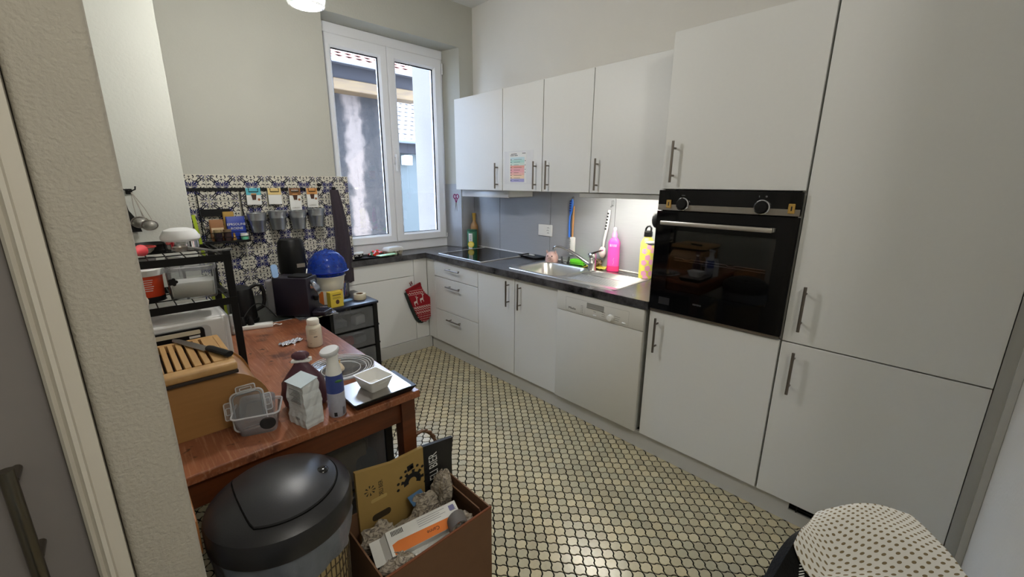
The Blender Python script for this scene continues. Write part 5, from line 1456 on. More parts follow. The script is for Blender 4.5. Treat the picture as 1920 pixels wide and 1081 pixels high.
def gl_(t_, p_):
    r = .017*(1+.12*math.cos(6*t_))*math.sin(p_)
    return (r*math.cos(t_), r*math.sin(t_), .015+.015*math.cos(p_)+(.010*max(0, math.cos(p_))**4))
blob(bm, gl_, 24, 12); part('cloves', bm, [mat('garlic_skin', S(222, 206, 178), .7, var=.1, scale=60)], ga)
bm = B(); tube(bm, [(0, 0, .036), (.003, .002, .044), (.008, .002, .050)], [.004, .003, .002], 6); part('stem', bm, [mat('garlic_stem', S(190, 156, 104), .8)], ga)
# supplement bottle and foil wrapper
sb = thing('pill_bottle', 'cream white supplement bottle with screw cap in the middle of the table', 'bottle', (-1.398, -1.222, TZ+.0005))
M_CREAM = mat('cream_hdpe', S(222, 214, 194), .4, var=.02)
bm = B(); lathe(bm, [(0, 0), (.031, 0), (.034, .004), (.034, .088), (.031, .100), (.024, .106), (0, .106)], 28); part('body', bm, M_CREAM, sb)
bm = B(); lathe(bm, [(0, .1063), (.026, .1063), (.027, .108), (.027, .128), (.024, .132), (0, .132)], 28); part('cap', bm, [mat('cap_cream', S(230, 226, 214), .4)], sb)
bm = B()
for k in range(5): cyl_patch(bm, .0343, -2.5, -1.7+.1*(k % 3), .066+k*.005, .0668+k*.005, 0, 6)
cyl_patch(bm, .0343, -1.95, -1.5, .050, .054, 0, 4); cyl_patch(bm, .0343, -2.5, -2.3, .02, .0215, 0, 2)
part('print', bm, [mat('grey_text', S(96, 92, 86), .6)], sb, False, kind='stuff')
fw = thing('foil_wrapper', 'crumpled silver foil wrapper beside the supplement bottle', 'wrapper', (-1.475, -1.115, TZ+.0005), .25)
bm = B()
grid(bm, lambda u, v: (-.05+.1*u, -.022+.044*v, .006+.004*math.sin(20*u+6*v)+.003*math.sin(31*v+9*u)+.004*math.sin(PI*v)), 18, 8, thick=.001)
part('foil', bm, [mat('silver_foil', S(206, 210, 220), .25, metal=.8, var=.15, scale=60)], fw, False)

# ------------------------------------------------------------------ black side cabinet behind the table
SZ = .748
sd = thing('side_cabinet', 'black side cabinet against the patterned tiles carrying the coffee machine', 'cabinet', (-1.385, -.345, 0))
bm = B(); box(bm, -1.66, -1.112, -.712, -.002, .728, SZ, bev=.003); part('top', bm, [mat('black_marble', S(34, 38, 36), .3, var=.5, scale=12)], sd, False, world=True)
for x in (-1.655, -1.137):
    bm = B(); box(bm, x, x+.02, -.70, -.01, 0, .7275); part('side_panel', bm, M_BLACK, sd, False, world=True)
bm = B(); box(bm, -1.634, -1.138, -.03, -.01, 0, .7275); part('back_panel', bm, M_BLACK, sd, False, world=True)
# foil covered board under the machine
bm = B(); grid(bm, lambda u, v: (-1.335+.215*u, -.80+.20*v, SZ+.0085+.002*math.sin(23*u+9*v)+.0015*math.sin(31*v)), 16, 12, thick=.006)
single('foil_board', bm, mat('foil_sheet', S(176, 178, 184), .22, metal=.85, var=.2, scale=40), 'silver foil-covered board sticking out under the coffee machine', 'board', smooth=False)
# coffee machine
cm = thing('coffee_machine', 'dark purple-black capsule coffee machine with chrome lever on the side cabinet', 'coffee machine', (-1.300, -.672, SZ+.012), .733)
M_COF = mat('aubergine_plastic', S(28, 22, 36), .38, var=.1)
bm = B(); box(bm, -.058, .058, -.102, .10, 0, .222, bev=.006, seg=2); part('body', bm, M_COF, cm)
bm = B(); prism(bm, rrect(-.045, .045, -.09, .02, .02), .2223, .230, None); part('top_plate', bm, M_BLACK, cm)
bm = B(); box(bm, -.045, .045, .1005, .155, .004, .205, bev=.012, seg=3); part('water_tank', bm, [mat('tank_grey', S(150, 150, 154), .25, var=.05, alpha=.85)], cm)
bm = B(); loft(bm, [[(x, y, z) for x, y in ((-.028*k, -.1025-d), (.028*k, -.1025-d), (.028*k, -.1025-d-.004), (-.028*k, -.1025-d-.004))] for z, k, d in ((.120, .4, .03), (.135, .8, .035), (.16, 1, .022), (.185, 1, .006), (.205, .8, 0))]); 
lathe(bm, [(0, .02), (.012, .02), (.02, .012), (.024, 0), (0, 0)], 20, FY(-.1025) @ T(0, .17, 0)); part('lever', bm, M_CHROME, cm)
bm = B(); box(bm, -.045, .045, -.185, -.103, 0, .028, bev=.008, seg=3)
for k in range(6): box(bm, -.034, .034, -.175+k*.012, -.170+k*.012, .0283, .032, mi=0)
part('drip_tray', bm, M_COF, cm)
bm = B(); lathe(bm, [(0, 0), (.012, 0), (.015, .01), (.015, .025), (0, .025)], 14, T(0, -.118, .085)); part('spout', bm, M_BLACK, cm)
bm = B(); prism(bm, rrect(-.017, .017, 0, .075, .014), -.004, .004, T(-1.392, -.66, SZ+.236) @ RZ(.2) @ RX(PI/2-.1)); single('descaling_card', bm, mat('card_paleblue', S(150, 186, 230), .5), 'pale blue rounded card standing on top of the coffee machine', 'card')
# black milk frother / grinder
fr_ = thing('coffee_grinder', 'tall black electric coffee maker behind the capsule machine', 'coffee maker', (-1.195, -.30, SZ+.0005))
bm = B(); lathe(bm, [(0, 0), (.085, 0), (.088, .01), (.082, .15), (.074, .165), (0, .165)], 32); part('base', bm, M_BLACK, fr_)
bm = B(); lathe(bm, [(0, .1653), (.072, .1653), (.082, .20), (.080, .33), (.072, .385), (.064, .40), (0, .402)], 32); part('jug', bm, M_BLACK, fr_)
bm = B(); tube(bm, [(.03, -.086, .15), (.05, -.084, .18), (.058, -.078, .21)], .006, 8); lathe(bm, [(0, 0), (.01, 0), (.01, .01), (0, .01)], 12, FY(-.086) @ T(.0, .12, 0)); part('lever', bm, M_CHROME, fr_)
bm = B(); box(bm, .0, .05, -.0835, -.080, .225, .25, bev=.001); part('badge', bm, M_STEEL, fr_, False)
# kettle
kt = thing('kettle', 'black electric kettle between shelf rack and coffee machine', 'kettle', (-1.558, -.600, SZ+.0005))
bm = B(); lathe(bm, [(0, 0), (.070, 0), (.072, .006), (.070, .02), (0, .021)], 28); part('base', bm, M_BLACK, kt)
bm = B(); lathe(bm, [(0, .022), (.064, .022), (.066, .03), (.058, .17), (.052, .19), (.030, .205), (0, .208)], 28); part('body', bm, M_BLACK, kt)
bm = B(); tube(bm, [(.046, -.01, .19), (.075, -.012, .203), (.098, -.014, .195), (.108, -.015, .16), (.106, -.015, .11), (.096, -.014, .075), (.062, -.01, .06)], .010, 10, flatten=.8); part('handle', bm, M_BLACK, kt)
bm = B(); loft(bm, [[(-.06+k*.3, y, z) for y, z in ((-.012+k*.3, .19), (.012-k*.3, .19), (.006, .165), (-.006, .165))] for k in (0, .03)]); part('spout', bm, M_BLACK, kt, False)
# plugs, adaptor, power strip and cable
ps = thing('power_strip', 'white power strip lying at the back edge of the table', 'power strip', (-1.545, -.760, TZ+.0005), -.28)
bm = B(); box(bm, -.10, .085, -.022, .022, 0, .022, bev=.005, seg=2); part('body', bm, M_WHITEP, ps)
for k in range(3):
    bm = B(); lathe(bm, [(0, 0), (.015, 0), (.014, .03), (.008, .045), (0, .046)], 14, T(-.085+k*.035, 0, .0222)); part('plug', bm, M_BLACK if k else M_WHITEP, ps)
bm = B(); pts = []
for i in range(30):
    t_ = i/29
    pts.append((-.05+.16*t_, .01+.05*math.sin(4*t_), .05+.075*math.sin(PI*t_)*(1-.2*t_)+(.0 if t_ < .9 else 0)))
tube(bm, pts, .003, 6); part('cable', bm, M_BLACK, ps)
pts = [(.085+.04*t_, -.004+.012*math.sin(6*t_), .008+.0*t_) for t_ in [i/10 for i in range(11)]]
bm = B(); tube(bm, pts, .003, 6); part('cable', bm, M_WHITEP, ps)
bm = B(); box(bm, -.016, .016, -.016, .016, 0, .105, bev=.008, seg=2); lathe(bm, [(0, 0), (.012, 0), (.012, .008), (0, .01)], 12, FY(-.0162) @ T(-.0, .02, 0)); lathe(bm, [(0, 0), (.012, 0), (.012, .008), (0, .01)], 12, FY(-.0162) @ T(.0, .05, 0))
single('plug_adaptor', bm, mat('pale_grey_plastic', S(178, 178, 176), .4), 'pale grey upright plug adaptor beside the rack post', 'adaptor', (-1.640, -.790, TZ+.0005))
# green bottle behind the rack
gb = thing('oil_bottle', 'olive green glass bottle behind the shelf rack', 'bottle', (-1.632, -.40, SZ+.0005))
bm = B(); lathe(bm, [(0, 0), (.03, 0), (.032, .006), (.032, .16), (.024, .19), (.012, .215), (.012, .27), (0, .271)], 20); part('body', bm, [mat('olive_glass', S(150, 160, 52), .2, var=.25, scale=30)], gb)
bm = B(); lathe(bm, [(0, .2713), (.014, .2713), (.014, .29), (0, .291)], 14); part('cap', bm, [mat('bottle_cap', S(120, 40, 34), .4)], gb)

# ------------------------------------------------------------------ rail and things on the patterned tiles
TY = .0225        # face of the tiles
rl = thing('wall_rail', 'black metal hanging rail fixed across the patterned tiles', 'rail', (-1.25, TY, 1.447))
bm = B(); box(bm, -1.65, -.862, TY-.012, TY-.008, 1.446, 1.464, bev=.001); part('bar', bm, M_BLACKM, rl, False, world=True)
for x in (-1.6, -1.25, -.89):
    bm = B(); box(bm, x-.006, x+.006, TY-.0078, TY-.0004, 1.449, 1.461); part('bracket', bm, M_BLACKM, rl, False, world=True)
bx_ = thing('hanging_basket', 'black wire spice basket hanging from the rail', 'basket', (-1.485, -.045, 1.128))
bm = B(); box(bm, -1.602, -1.366, -.095, .004, 1.128, 1.142, bev=.002); part('tray', bm, M_BLACKM, bx_, False, world=True)
for x in (-1.60, -1.37):
    bm = B()
    tube(bm, [(x, .004, 1.14), (x, .004, 1.445)], .003, 6); tube(bm, [(x, -.094, 1.14), (x, -.094, 1.20), (x, .004, 1.345)], .0025, 6)
    for k in range(4): tube(bm, [(x, .004, 1.20+k*.04), (x, -.08+.025*k, 1.19+k*.025)], .0018, 5)
    part('side_wires', bm, M_BLACKM, bx_, True, world=True)
bm = B(); box(bm, -1.60, -1.44, .002, .005, 1.29, 1.335); part('back_plate', bm, M_BLACKM, bx_, False, world=True)
for z in (1.165, 1.195): bm = B(); bar(bm, (-1.60, -.0955, z), (-1.37, -.0955, z), .002, 6); part('front_wire', bm, M_BLACKM, bx_, True, world=True)
Z3 = 1.1425
def pouch(name, label, cat, x, y, w, d, h, m, m2=None, txt=None, tsz=.016, mt=None):
    t = thing(name, label, cat, (x, y, Z3))
    bm = B(); loft(bm, [[(a*k, b*j, z) for a, b in rrect(-w/2, w/2, -d/2, d/2, min(w, d)*.25, 3)] for z, k, j in ((0, .95, .95), (.005, 1, 1), (h*.7, 1, .8), (h*.9, .98, .35), (h, .97, .12))]); part('body', bm, m, t)
    if m2 is not None: bm = B(); flat(bm, [(-w*.42, h*.22), (w*.42, h*.22), (w*.42, h*.62), (-w*.42, h*.62)], FY(-d*.505)); part('label_panel', bm, m2, t, False)
    if txt:
        bm = B()
        for i, s_ in enumerate(txt): text(bm, s_, tsz, FY(-d*.52) @ T(0, h*(.66-.18*i), 0))
        part('lettering', bm, mt or M_PAPER, t, False)
    return t
pouch('spice_packet', 'brown paper spice packet in the hanging basket', 'packet', -1.530, -.035, .075, .035, .130, mat('brown_paper', S(150, 104, 66), .7, var=.1), mat('beige_label', S(206, 184, 150), .7), None)
pouch('sweets_bag', 'blue bag with white lettering in the hanging basket', 'bag', -1.425, -.028, .105, .035, .145, mat('bag_blue', S(30, 56, 150), .35, var=.15), None, ['EPRSOLINE', 'ROENE'], .021, M_PAPER)
t = thing('jam_jar', 'dark jar with gold lid in the hanging basket', 'jar', (-1.535, -.072, Z3))
bm = B(); lathe(bm, [(0, 0), (.020, 0), (.021, .003), (.021, .052), (0, .052)], 20); part('body', bm, [mat('dark_jam', S(42, 32, 40), .2)], t)
bm = B(); lathe(bm, [(0, .0523), (.022, .0523), (.022, .07), (0, .071)], 20); part('lid', bm, [mat('jar_gold', S(170, 150, 112), .35, metal=.6)], t)
t = thing('jam_jar', 'brown lidded jar at the right of the dark jar in the hanging basket', 'jar', (-1.485, -.072, Z3))
bm = B(); lathe(bm, [(0, 0), (.020, 0), (.021, .003), (.021, .052), (0, .052)], 20); part('body', bm, [mat('brown_jam', S(66, 50, 50), .2)], t)
bm = B(); lathe(bm, [(0, .0523), (.022, .0523), (.022, .07), (0, .071)], 20); part('lid', bm, [mat('jar_brown', S(140, 118, 92), .35, metal=.5)], t)
t = thing('egg_timer', 'tiny brass bell-shaped jar at the front of the hanging basket', 'jar', (-1.452, -.080, Z3))
bm = B(); lathe(bm, [(0, 0), (.012, 0), (.012, .012), (.008, .016), (.010, .022), (.006, .03), (.008, .04), (0, .048)], 14); part('body', bm, [mat('brass', S(190, 150, 90), .3, metal=.8)], t)
t = thing('cream_jar', 'mint green cream jar with white lid in the hanging basket', 'jar', (-1.395, -.072, Z3))
bm = B(); lathe(bm, [(0, 0), (.021, 0), (.022, .003), (.022, .022), (0, .022)], 20); part('body', bm, [mat('mint_plastic', S(110, 196, 160), .4)], t)
bm = B(); lathe(bm, [(0, .0223), (.023, .0223), (.023, .040), (0, .041)], 20); part('lid', bm, M_WHITEP, t)
t = thing('tea_tin', 'gold tin at the back of the hanging basket behind the blue bag', 'tin', (-1.455, -.0045, Z3))
bm = B(); box(bm, -.03, .03, -.006, .006, 0, .175, bev=.003); part('body', bm, M_GOLD, t, False)
# coffee packs hung on the rail
packs = [(-1.297, .084, 1.464, 1.356, (86, 178, 194), 'turquoise and white coffee packet hung on the rail', (72, 44, 30)),
         (-1.172, .080, 1.464, 1.356, (224, 196, 130), 'cream and yellow coffee packet hung on the rail', None),
         (-1.044, .074, 1.464, 1.312, (128, 84, 44), 'brown and white coffee packet hanging lowest on the rail', (64, 36, 22)),
         (-.930, .072, 1.464, 1.327, (206, 146, 82), 'orange and white coffee packet nearest the towel on the rail', (70, 40, 26))]
for i, (x, w, z1, z0, c, lab, cup) in enumerate(packs):
    t = thing('coffee_packet', lab, 'packet', (x, TY-.016, z0), group='coffee packets on the rail')
    h = z1-z0; zs = h-.045 if i != 2 else h-.05
    bm = B(); loft(bm, [[(a, b-.004, z) for a, b in ((-w/2, -d), (w/2, -d), (w/2, .0), (-w/2, .0))] for z, d in ((0, .010), (h*.5, .012), (h, .004))]); part('body', bm, M_PAPER, t, False)
    yf = -.0165
    bm = B(); box(bm, -w/2, w/2, yf-.0008, yf, zs, h-.001); part('colour_band', bm, [mat('pack_%d' % i, S(*c), .5)], t, False)
    if cup:
        bm = B(); flat(bm, [(-.010, zs-.032), (.010, zs-.032), (.016, zs+.006), (-.016, zs+.006)], FY(yf-.001)); part('cup_print', bm, [mat('cup_%d' % i, S(*cup), .5)], t, False)
        bm = B(); flat(bm, [(-.016, zs+.002), (.016, zs+.002), (.0165, zs+.010), (-.0165, zs+.010)], FY(yf-.0012)); part('crema_print', bm, [mat('crema', S(196, 140, 80), .5)], t, False)
        bm = B(); flat(bm, circle(w*.33, zs-.03, .008, 12), FY(yf-.001)); part('bean_print', bm, [mat('bean', S(150, 96, 60), .5)], t, False)
    if i in (2, 3):
        bm = B(); text(bm, 'LUNGO', .014, FY(yf-.001) @ T(-.002, .016, 0)); part('lettering', bm, [mat('pack_text', S(120, 110, 100), .6)], t, False)
    if i == 2:
        bm = B(); text(bm, 'ELIZIO', .015, FY(yf-.001) @ T(0, h-.018, 0)); part('lettering', bm, M_PAPER, t, False)
    bm = B(); tube(bm, [(-w*.32, yf-.004, h-.002), (-w*.32, yf-.006, h-.024), (w*.32, yf-.006, h-.024), (w*.32, yf-.004, h-.002)], .0022, 6); part('hook_wire', bm, M_BLACKM, t)
# zinc buckets
M_ZINC = mat('zinc', S(186, 190, 196), .28, metal=.9, var=.12, scale=25)
bl = ['first zinc bucket from the hanging basket below the turquoise packet', 'second zinc bucket below the cream coffee packet', 'third zinc bucket below the brown coffee packet', 'zinc bucket nearest the towel below the orange packet']
for i, (x, z) in enumerate(((-1.305, 1.180), (-1.180, 1.190), (-1.052, 1.186), (-.927, 1.196))):
    t = thing('zinc_bucket', bl[i], 'bucket', (x, -.045, z), group='zinc buckets under the rail')
    bm = B(); lathe(bm, [(0, 0), (.040, 0), (.041, .004), (.051, .075), (.0522, .077), (.0525, .080), (.0522, .083), (.058, .122), (.056, .122), (.040, .008), (0, .006)], 28); part('body', bm, M_ZINC, t)
    bm = B(); tube(bm, [(.058*math.cos(a), .058*math.sin(a), .123) for a in [2*PI*k/28 for k in range(28)]], .0025, 6, True); part('rim', bm, M_ZINC, t)
    bm = B(); tube(bm, [(0, .057, .118), (0, .061, .14), (0, .061, 1.447-z)], .0022, 6); part('hanger', bm, M_BLACKM, t)
# lime green stick and towel
bm = B(); loft(bm, [[(x+o, y, z) for x, y in ((-.009, -.003), (.009, -.003), (.009, .003), (-.009, .003))] for z, o in ((1.0, .022), (1.15, .012), (1.30, 0), (1.303, 0))])
bm.transform(T(-1.634, .008, 0))
single('lime_stick', bm, mat('lime_plastic', S(176, 200, 44), .4), 'lime green plastic stick hanging at the left end of the tiles', 'utensil', smooth=False)
tw = thing('hand_towel', 'dark grey-purple hand towel hanging at the edge of the tiles by the window', 'towel', (-.765, TY-.02, .74))
M_TOWEL = mat('towel_terry', S(62, 54, 62), .95, var=.15, scale=80, bump=.6, bscale=260)
def tw_(u, v):
    w = .020+.058*(1-v)**.8+.012*v
    x = (u-.5)*2*w+.012*math.sin(3*v)
    x = -.022*v**2+x+.010
    return (x, -.006-.018*math.cos(u*PI*3.0)*(.35+.65*(1-v))-.010*math.sin(PI*v)-.004*(1 if (.30 < v < .42 and int(v*120) % 2) else 0), .71*v)
bm = B(); grid(bm, tw_, 26, 60, thick=.006); bm.transform(T(0, -.018, 0)); part('cloth', bm, M_TOWEL, tw)
bm = B(); lathe(bm, [(0, 0), (.013, 0), (.012, .008), (.006, .012), (.006, .026), (.010, .03), (0, .034)], 16, FY(TY) @ T(-.765, 1.458, 0)); single('towel_hook', bm, M_BLACK, 'black round hook holding the dark towel', 'hook')
bm = B(); lathe(bm, [(0, 0), (.013, 0), (.012, .006), (.006, .010), (.006, .022), (.010, .026), (0, .03)], 16, FY(TY) @ T(-.866, 1.485, 0)); single('wall_hook', bm, M_BLACK, 'black round hook at the right end of the rail', 'hook')

# ------------------------------------------------------------------ drawer trolleys
M_SMOKE = mat_glass('smoky_plastic', (.88, .89, .91), .9, (.66, .67, .70), .18)
def trolley(label, x0, x1, y0, y1, zt, levels, contents):
    t = thing('drawer_trolley', label, 'drawer trolley', ((x0+x1)/2, (y0+y1)/2, 0), group='plastic drawer trolleys')
    bm = B(); box(bm, x0-.008, x1+.008, y0-.008, y1+.008, zt-.018, zt, bev=.005, seg=2); part('top', bm, [mat('blue_black_plastic', S(26, 30, 48), .3)], t, True, world=True)
    for x in (x0, x1-.035):
        for y in (y0, y1-.03):
            bm = B(); box(bm, x, x+.035, y, y+.03, .02, zt-.0185, bev=.003); part('post', bm, M_BLACK, t, False, world=True)
    zs = list(levels)
    for x in (x0, x1-.006):
        bm = B(); box(bm, x, x+.006, y0+.0305, y1-.0305, .03, zt-.019); part('side_panel', bm, [mat('grey_side', S(120, 122, 126), .4)], t, False, world=True)
    for i, (a, b) in enumerate(zip(zs, zs[1:])):
        bm = B(); box(bm, x0+.0355, x1-.0355, y0+.002, y1-.01, a-.008, a, bev=.001); part('runner', bm, M_BLACK, t, False, world=True)
        bm = B(); q0, q1 = x0+.040, x1-.040
        box(bm, q0, q1, y0-.004, y0+.000, a+.002, b-.014, bev=.001); box(bm, q0, q0+.003, y0, y1-.02, a+.002, b-.03); box(bm, q1-.003, q1, y0, y1-.02, a+.002, b-.03); box(bm, q0, q1, y1-.02, y1-.017, a+.002, b-.03); box(bm, q0, q1, y0, y1-.02, a+.002, a+.005)
        d = part('drawer', bm, M_SMOKE, t, False, world=True)
        bm = B(); box(bm, q0+.08, q1-.08, y0-.012, y0-.0042, b-.032, b-.022, bev=.002); part('drawer_pull', bm, M_SMOKE, d, False, world=True)
        for (fx, fy, w, dd, h, m, r) in contents[i]:
            bm = B(); X = q0+(q1-q0)*fx; Y = y0+(y1-y0)*fy
            box(bm, -w/2, w/2, -dd/2, dd/2, 0, h, bev=min(w, dd, h)*.25, seg=2, M=T(X, Y, a+.006) @ RZ(r)); part('drawer_content', bm, m, d, True, world=True)
    for z in zs[:-1]:
        for s, x in ((-1, x0-.006), (1, x1)): 
            bm = B(); box(bm, x, x+.006, y0+.005, y0+.022, z-.006, z+.006); part('peg', bm, M_BLACK, t, False, world=True)
    return t
mw_ = M_WHITEP; mr_ = mat('content_red', S(176, 44, 48), .5); mg_ = mat('content_grey', S(120, 124, 130), .6); mk_ = mat('content_kraft', S(176, 158, 116), .7, var=.2); mb_ = mat('content_teal', S(90, 120, 122), .6, var=.2)
trolley('black drawer trolley with smoky drawers beneath the blue dome', -1.085, -.710, -.450, -.050, .680, (.07, .36, .50, .66),
        [[(.3, .3, .12, .2, .17, mg_, .2), (.7, .3, .1, .15, .12, mw_, 0)], [(.35, .2, .12, .08, .07, mr_, .2), (.7, .25, .1, .1, .06, mg_, .3)], [(.3, .3, .1, .1, .05, mg_, 0), (.75, .22, .09, .06, .07, mw_, .3)]])
trolley('black drawer trolley standing under the table behind the bin', -1.665, -1.290, -1.735, -1.340, .600, (.07, .30, .58),
        [[(.5, .3, .22, .2, .14, mk_, .1)], [(.35, .12, .26, .03, .16, mk_, .05), (.75, .2, .1, .12, .10, mb_, .3), (.55, .3, .2, .1, .19, mat('content_olive', S(120, 112, 70), .7, var=.3, scale=30), -.1)]])
# things on the trolley
CZ = .6805
t = thing('striped_tin', 'orange and white striped tin on the trolley under the white pot', 'tin', (-.965, -.250, CZ))
bm = B()
for i in range(16):
    p, q = 2*PI*i/16, 2*PI*(i+1)/16
    for k in range(2):
        a0, a1 = p+(q-p)*k/2, p+(q-p)*(k+1)/2
        flat(bm, [(.092*math.cos(a0), .092*math.sin(a0), 0), (.092*math.cos(a1), .092*math.sin(a1), 0), (.092*math.cos(a1), .092*math.sin(a1), .092), (.092*math.cos(a0), .092*math.sin(a0), .092)], None, i % 2)
lathe(bm, [(0, .093), (.092, .092)], 32, None, 0); lathe(bm, [(0, .0), (.092, 0)], 32, None, 0)
part('body', bm, [M_CREAM, mat('stripe_orange', S(206, 112, 48), .5)], t)
t = thing('white_pot', 'white pot with flared rim under the blue dome', 'pot', (-.960, -.250, CZ+.0935))
bm = B(); lathe(bm, [(0, 0), (.088, 0), (.092, .006), (.104, .090), (.112, .094), (.112, .100), (.102, .098), (.090, .010), (0, .008)], 36); part('body', bm, [mat('pot_white', S(226, 222, 210), .4)], t)
t = thing('blue_dome', 'translucent blue plastic ball-shaped salad spinner on the white pot', 'dome', (-.962, -.250, CZ+.135))
M_BDOME = mat_glass('blue_translucent', (.46, .58, .97), .9, (.07, .18, .70), .42)
bm = B(); lathe(bm, [(0, 0), (.06, .012), (.094, .04), (.118, .085), (.116, .085), (.092, .043), (.058, .016), (0, .004)], 36); part('lower_bowl', bm, M_BDOME, t)
bm = B(); lathe(bm, [(.134, .0855), (.136, .090), (.130, .098), (.128, .125), (.112, .172), (.080, .210), (.040, .230), (.014, .234), (.012, .243), (0, .245), (0, .240), (.038, .226), (.078, .206), (.109, .170), (.125, .125), (.126, .098), (.118, .088), (.134, .0855)], 40); part('upper_dome', bm, M_BDOME, t)
bm = B(); tube(bm, [(.136*math.cos(a), .136*math.sin(a), .089) for a in [2*PI*k/40 for k in range(40)]], .0035, 6, True); part('rim', bm, [mat('blue_rim', S(24, 46, 150), .25)], t)
yb = thing('tea_box', 'small yellow cardboard tea box on the trolley edge', 'box', (-.985, -.400, CZ), .12)
bm = B(); box(bm, -.045, .045, -.026, .026, 0, .104, bev=.001); part('body', bm, [mat('box_yellow', S(214, 186, 62), .55, var=.05)], yb, False)
bm = B(); flat(bm, circle(.002, .035, .013, 18, .016), FY(-.0265)); part('emblem', bm, [mat('emblem_brown', S(70, 40, 30), .6)], yb, False)
bm = B(); flat(bm, [(-.03, .080), (.03, .080), (.03, .088), (-.03, .088)], FY(-.0265))
for k in range(3): flat(bm, [(-.03, .058+k*.005), (.03-.004*k, .058+k*.005), (.03-.004*k, .060+k*.005), (-.03, .060+k*.005)], FY(-.0265))
part('print', bm, [mat('print_olive', S(110, 90, 40), .6)], yb, False, kind='stuff')
jr = thing('pen_glass', 'glass jar with a pink marker and pens on the trolley', 'jar', (-.842, -.190, CZ))
bm = B(); lathe(bm, [(0, .003), (.04, .003), (.042, .09), (.044, .112), (.046, .112), (.044, .09), (.042, 0), (0, 0)], 24); part('glass', bm, M_CLEARG, jr)
for i, (c, a, l) in enumerate((((226, 70, 150), -.45, .15), ((60, 90, 190), .2, .10), ((210, 120, 60), -.1, .11), ((90, 60, 140), .35, .09))):
    bm = B(); bar(bm, (-.01+.012*i, -.015+.012*i, .006), (-.01+.012*i+l*math.sin(a)*.55, -.02+.01*i, .006+l*math.cos(a)), .006, 8); part('pen', bm, [mat('pen_%d' % i, S(*c), .4)], jr)
t = thing('tape_roll', 'roll of beige masking tape on the trolley', 'tape', (-.782, -.330, CZ))
bm = B(); lathe(bm, [(.026, 0), (.042, 0), (.043, .002), (.043, .038), (.042, .040), (.026, .040), (.026, 0)], 28); part('roll', bm, [mat('tape_beige', S(206, 196, 170), .7)], t)
bm = B(); lathe(bm, [(.022, .001), (.0257, .001), (.0257, .039), (.022, .039), (.022, .001)], 28); part('core', bm, [M_KRAFT], t)
bm = B(); box(bm, -.04, .04, -.018, .018, 0, .012, bev=.003); single('blue_gadget', bm, mat('pale_blue_plastic', S(140, 178, 216), .35), 'pale blue plastic clip lying on the trolley between tea box and tape', 'clip', (-.880, -.330, CZ), .3)

# ------------------------------------------------------------------ basket beside the table
bk = thing('wicker_basket', 'round wicker basket with arched handle beside the table leg', 'basket', (-1.112, -1.655, 0))
M_WICK = mat('wicker', S(110, 76, 50), .7, var=.35, scale=40, bump=.6, bscale=120)
bm = B()
for k in range(9):
    r = .085+.003*k
    tube(bm, [(r*math.cos(a)*(1+.02*math.cos(12*a+k*PI)), r*math.sin(a)*(1+.02*math.cos(12*a+k*PI)), .010+k*.019) for a in [2*PI*i/48 for i in range(48)]], .0095, 6, True)
lathe(bm, [(0, .004), (.085, .004)], 24)
part('weave', bm, M_WICK, bk)
bm = B()
for s in (0, PI):
    pts = []
    for i in range(33):
        a = PI*i/32
        pts.append((-.098*math.cos(a)+.006*math.cos(s+a*12), .006*math.sin(s+a*12)+.04*math.cos(a)*0, .16+.205*math.sin(a)))
    tube(bm, pts, .0065, 6)
part('handle', bm, M_WICK, bk)
pg = thing('plastic_bag', 'pale translucent plastic bag stuffed in the wicker basket', 'bag', (-1.112, -1.655, .012))
bm = B(); blob(bm, lambda t_, p_: ((.066+.010*math.sin(5*t_+3*p_))*math.sin(p_)*math.cos(t_), (.066+.010*math.sin(4*t_+5*p_))*math.sin(p_)*math.sin(t_), .12+.115*math.cos(p_)+.012*math.sin(3*t_)*math.sin(p_)), 24, 14)
part('bag', bm, [mat('lilac_film', S(200, 194, 214), .25, var=.1, scale=15, bump=.6, bscale=30)], pg)

# ------------------------------------------------------------------ bin
bn = thing('pedal_bin', 'black round swing-lid bin in front of the table', 'bin', (-1.800, -2.116, 0))
M_BIN = mat('bin_black', S(38, 38, 41), .34, var=.1, scale=200, bump=.08, bscale=600)
bm = B(); lathe(bm, [(0, 0), (.128, 0), (.132, .006), (.151, .62), (0, .621)], 40)
part('body', bm, [mat('bin_body', S(168, 148, 104), .7, var=.15, scale=10)], bn)
bm = B()
for k in range(60):
    a = 2*PI*k/60; bar(bm, (.1325*math.cos(a), .1325*math.sin(a), .01), (.1518*math.cos(a), .1518*math.sin(a), .612), .0016, 5)
for k in range(14):
    z = .03+k*.038; r = .1335+.0335*z; tube(bm, [(r*math.cos(a), r*math.sin(a), z+.004*math.sin(15*a)) for a in [2*PI*i/60 for i in range(60)]], .0016, 5, True)
part('wire_net', bm, [mat('net_dark', S(70, 58, 40), .7)], bn, kind='stuff')
bm = B()
rings = []
for z, r in ((.540, .158), (.57, .161), (.62, .165), (.645, .1635)):
    rings.append([((r+.004*math.sin(9*a+z*40)+.002*math.sin(23*a))*math.cos(a), (r+.004*math.sin(9*a+z*40)+.002*math.sin(23*a))*math.sin(a), z-.012*math.sin(2*a+.5)*(1 if z < .56 else 0)) for a in [2*PI*i/72 for i in range(72)]])
loft(bm, rings, cap0=False, cap1=False); part('bin_liner', bm, [mat('grey_bag_film', S(108, 114, 124), .35, var=.2, scale=20, bump=.5, bscale=40, alpha=.95)], bn)
bm = B(); lathe(bm, [(.155, .640), (.170, .642), (.172, .65), (.172, .695), (.168, .705)], 56); lathe(bm, [(0, .639), (.156, .640)], 40); part('lid_ring', bm, M_BIN, bn)
def dome_z(x, y):
    r = math.hypot(x, y)/.168
    return .705+.052*max(0, 1-r*r)**.75
bm = B()
